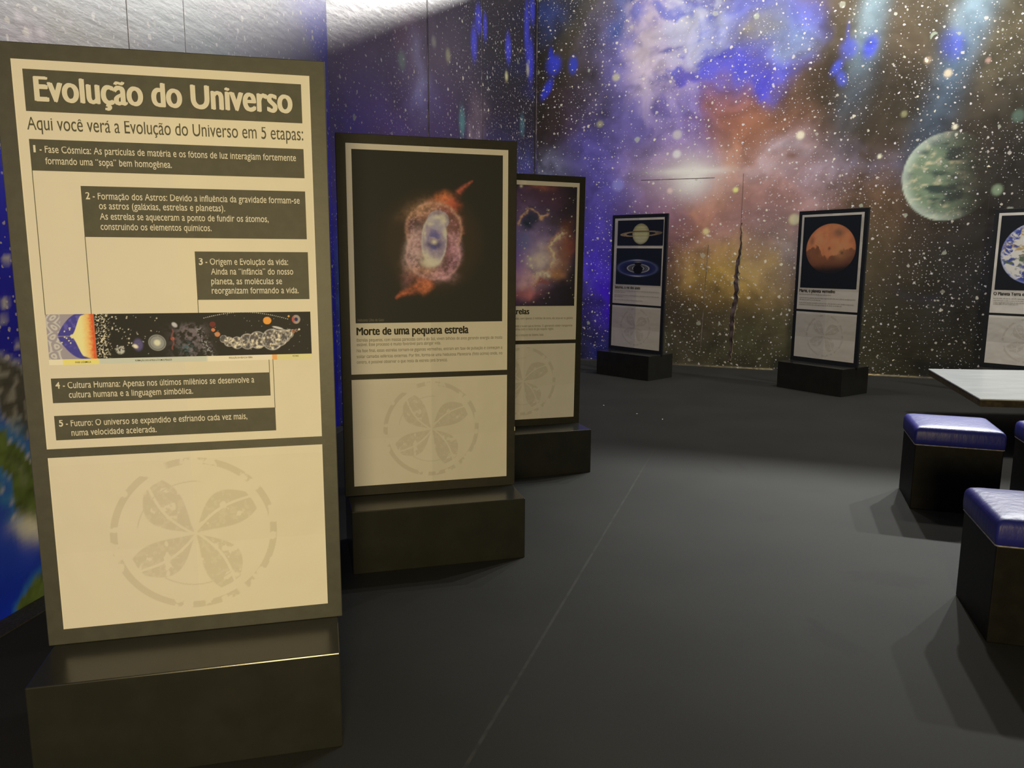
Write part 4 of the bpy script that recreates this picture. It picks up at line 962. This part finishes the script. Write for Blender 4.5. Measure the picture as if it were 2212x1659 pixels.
# ------------------------------------------------------------------ low white table
M['white_top'] = new_mat('white_laminate', (0.78, 0.80, 0.80), 0.25, 0.5)
b = NB(M['white_top']); mp = b.n('ShaderNodeMapping'); b.put(mp.inputs[0], b.coord()); mp.inputs['Scale'].default_value = (1.0, 5.0, 1)
b.put(b.b.inputs['Base Color'], b.mix(b.ramp(b.noise(mp.outputs[0], 3.0, 4).outputs[0], 0.35, 0.7), (0.70, 0.77, 0.82, 1), (0.80, 0.87, 0.92, 1)))
M['table_edge'] = new_mat('dark_wood_edge', (0.075, 0.058, 0.030), 0.5); speckle(M['table_edge'], 0.35, 20)
M['table_black'] = new_mat('black_table_base', (0.012, 0.012, 0.013), 0.5); speckle(M['table_black'], 0.2, 20)
tb = thing('table', 'low table with shiny white top, in front of the blue planet stand', 'table', (5.0, 6.8, 0))
corners = [(3.724, 6.040), (5.690, 5.735), (6.230, 7.600), (4.229, 7.760)]
def poly_prism(name, pts, z0, z1, inset=0.0):
    c = np.mean(pts, axis=0); bm = bmesh.new(); ps = [Vector(p) + (Vector(c) - Vector(p)).normalized() * inset - Vector((5.0, 6.8)) for p in pts]
    lo = [bm.verts.new((p.x, p.y, z0)) for p in ps]; hi = [bm.verts.new((p.x, p.y, z1)) for p in ps]
    bm.faces.new(hi); bm.faces.new(lo[::-1])
    for i in range(4): j = (i + 1) % 4; bm.faces.new((lo[i], lo[j], hi[j], hi[i]))
    bmesh.ops.bevel(bm, geom=bm.edges[:], offset=0.002, segments=1, affect='EDGES')
    bmesh.ops.recalc_face_normals(bm, faces=bm.faces[:])
    me = bpy.data.meshes.new(name); bm.to_mesh(me); bm.free(); return me
link('table_top', poly_prism('table_top', corners, 0.438, 0.45), M['white_top'], tb)
link('apron', poly_prism('apron', corners, 0.385, 0.438, 0.006), M['table_edge'], tb)
link('pedestal', box_mesh('pedestal', 0.30, 0.90, -0.35, 0.35, 0, 0.385, 0.004), M['table_black'], tb)

# ------------------------------------------------------------------ small marks
M['white_bit'] = new_mat('white_scrap', (0.8, 0.8, 0.76), 0.6)
link('chip_mark', box_mesh('chip_mark', 0.4470, 0.4506, YF - 0.0006, YF + 0.010, PB + 0.298, PB + 0.320, 0.0008, 1), M['white_bit'], st2)
def scrap(x, y, rz):
    bm = bmesh.new(); v = [bm.verts.new(p) for p in ((-.010, -.004, 0), (.002, -.006, .004), (.011, -.001, .001), (.006, .005, .004), (-.007, .004, .002), (.001, 0, .006))]
    for a, b_ in ((0, 1), (1, 2), (2, 3), (3, 4), (4, 0)): bm.faces.new((v[a], v[b_], v[5]))
    bm.faces.new((v[4], v[3], v[2], v[1], v[0]))
    me = bpy.data.meshes.new('paper_scrap'); bm.to_mesh(me); bm.free()
    o = link('paper_scrap', me, M['white_bit']); o.location = (x, y, 0.0); o.rotation_euler = (0, 0, rz)
    o['label'] = 'tiny white scrap lying on the open dark carpet'; o['category'] = 'scrap'; o['group'] = 'white scraps on the carpet'
for k, (x, y) in enumerate(((1.257, 7.603), (1.462, 7.335), (0.974, 8.046))): scrap(x, y, k * 1.3)
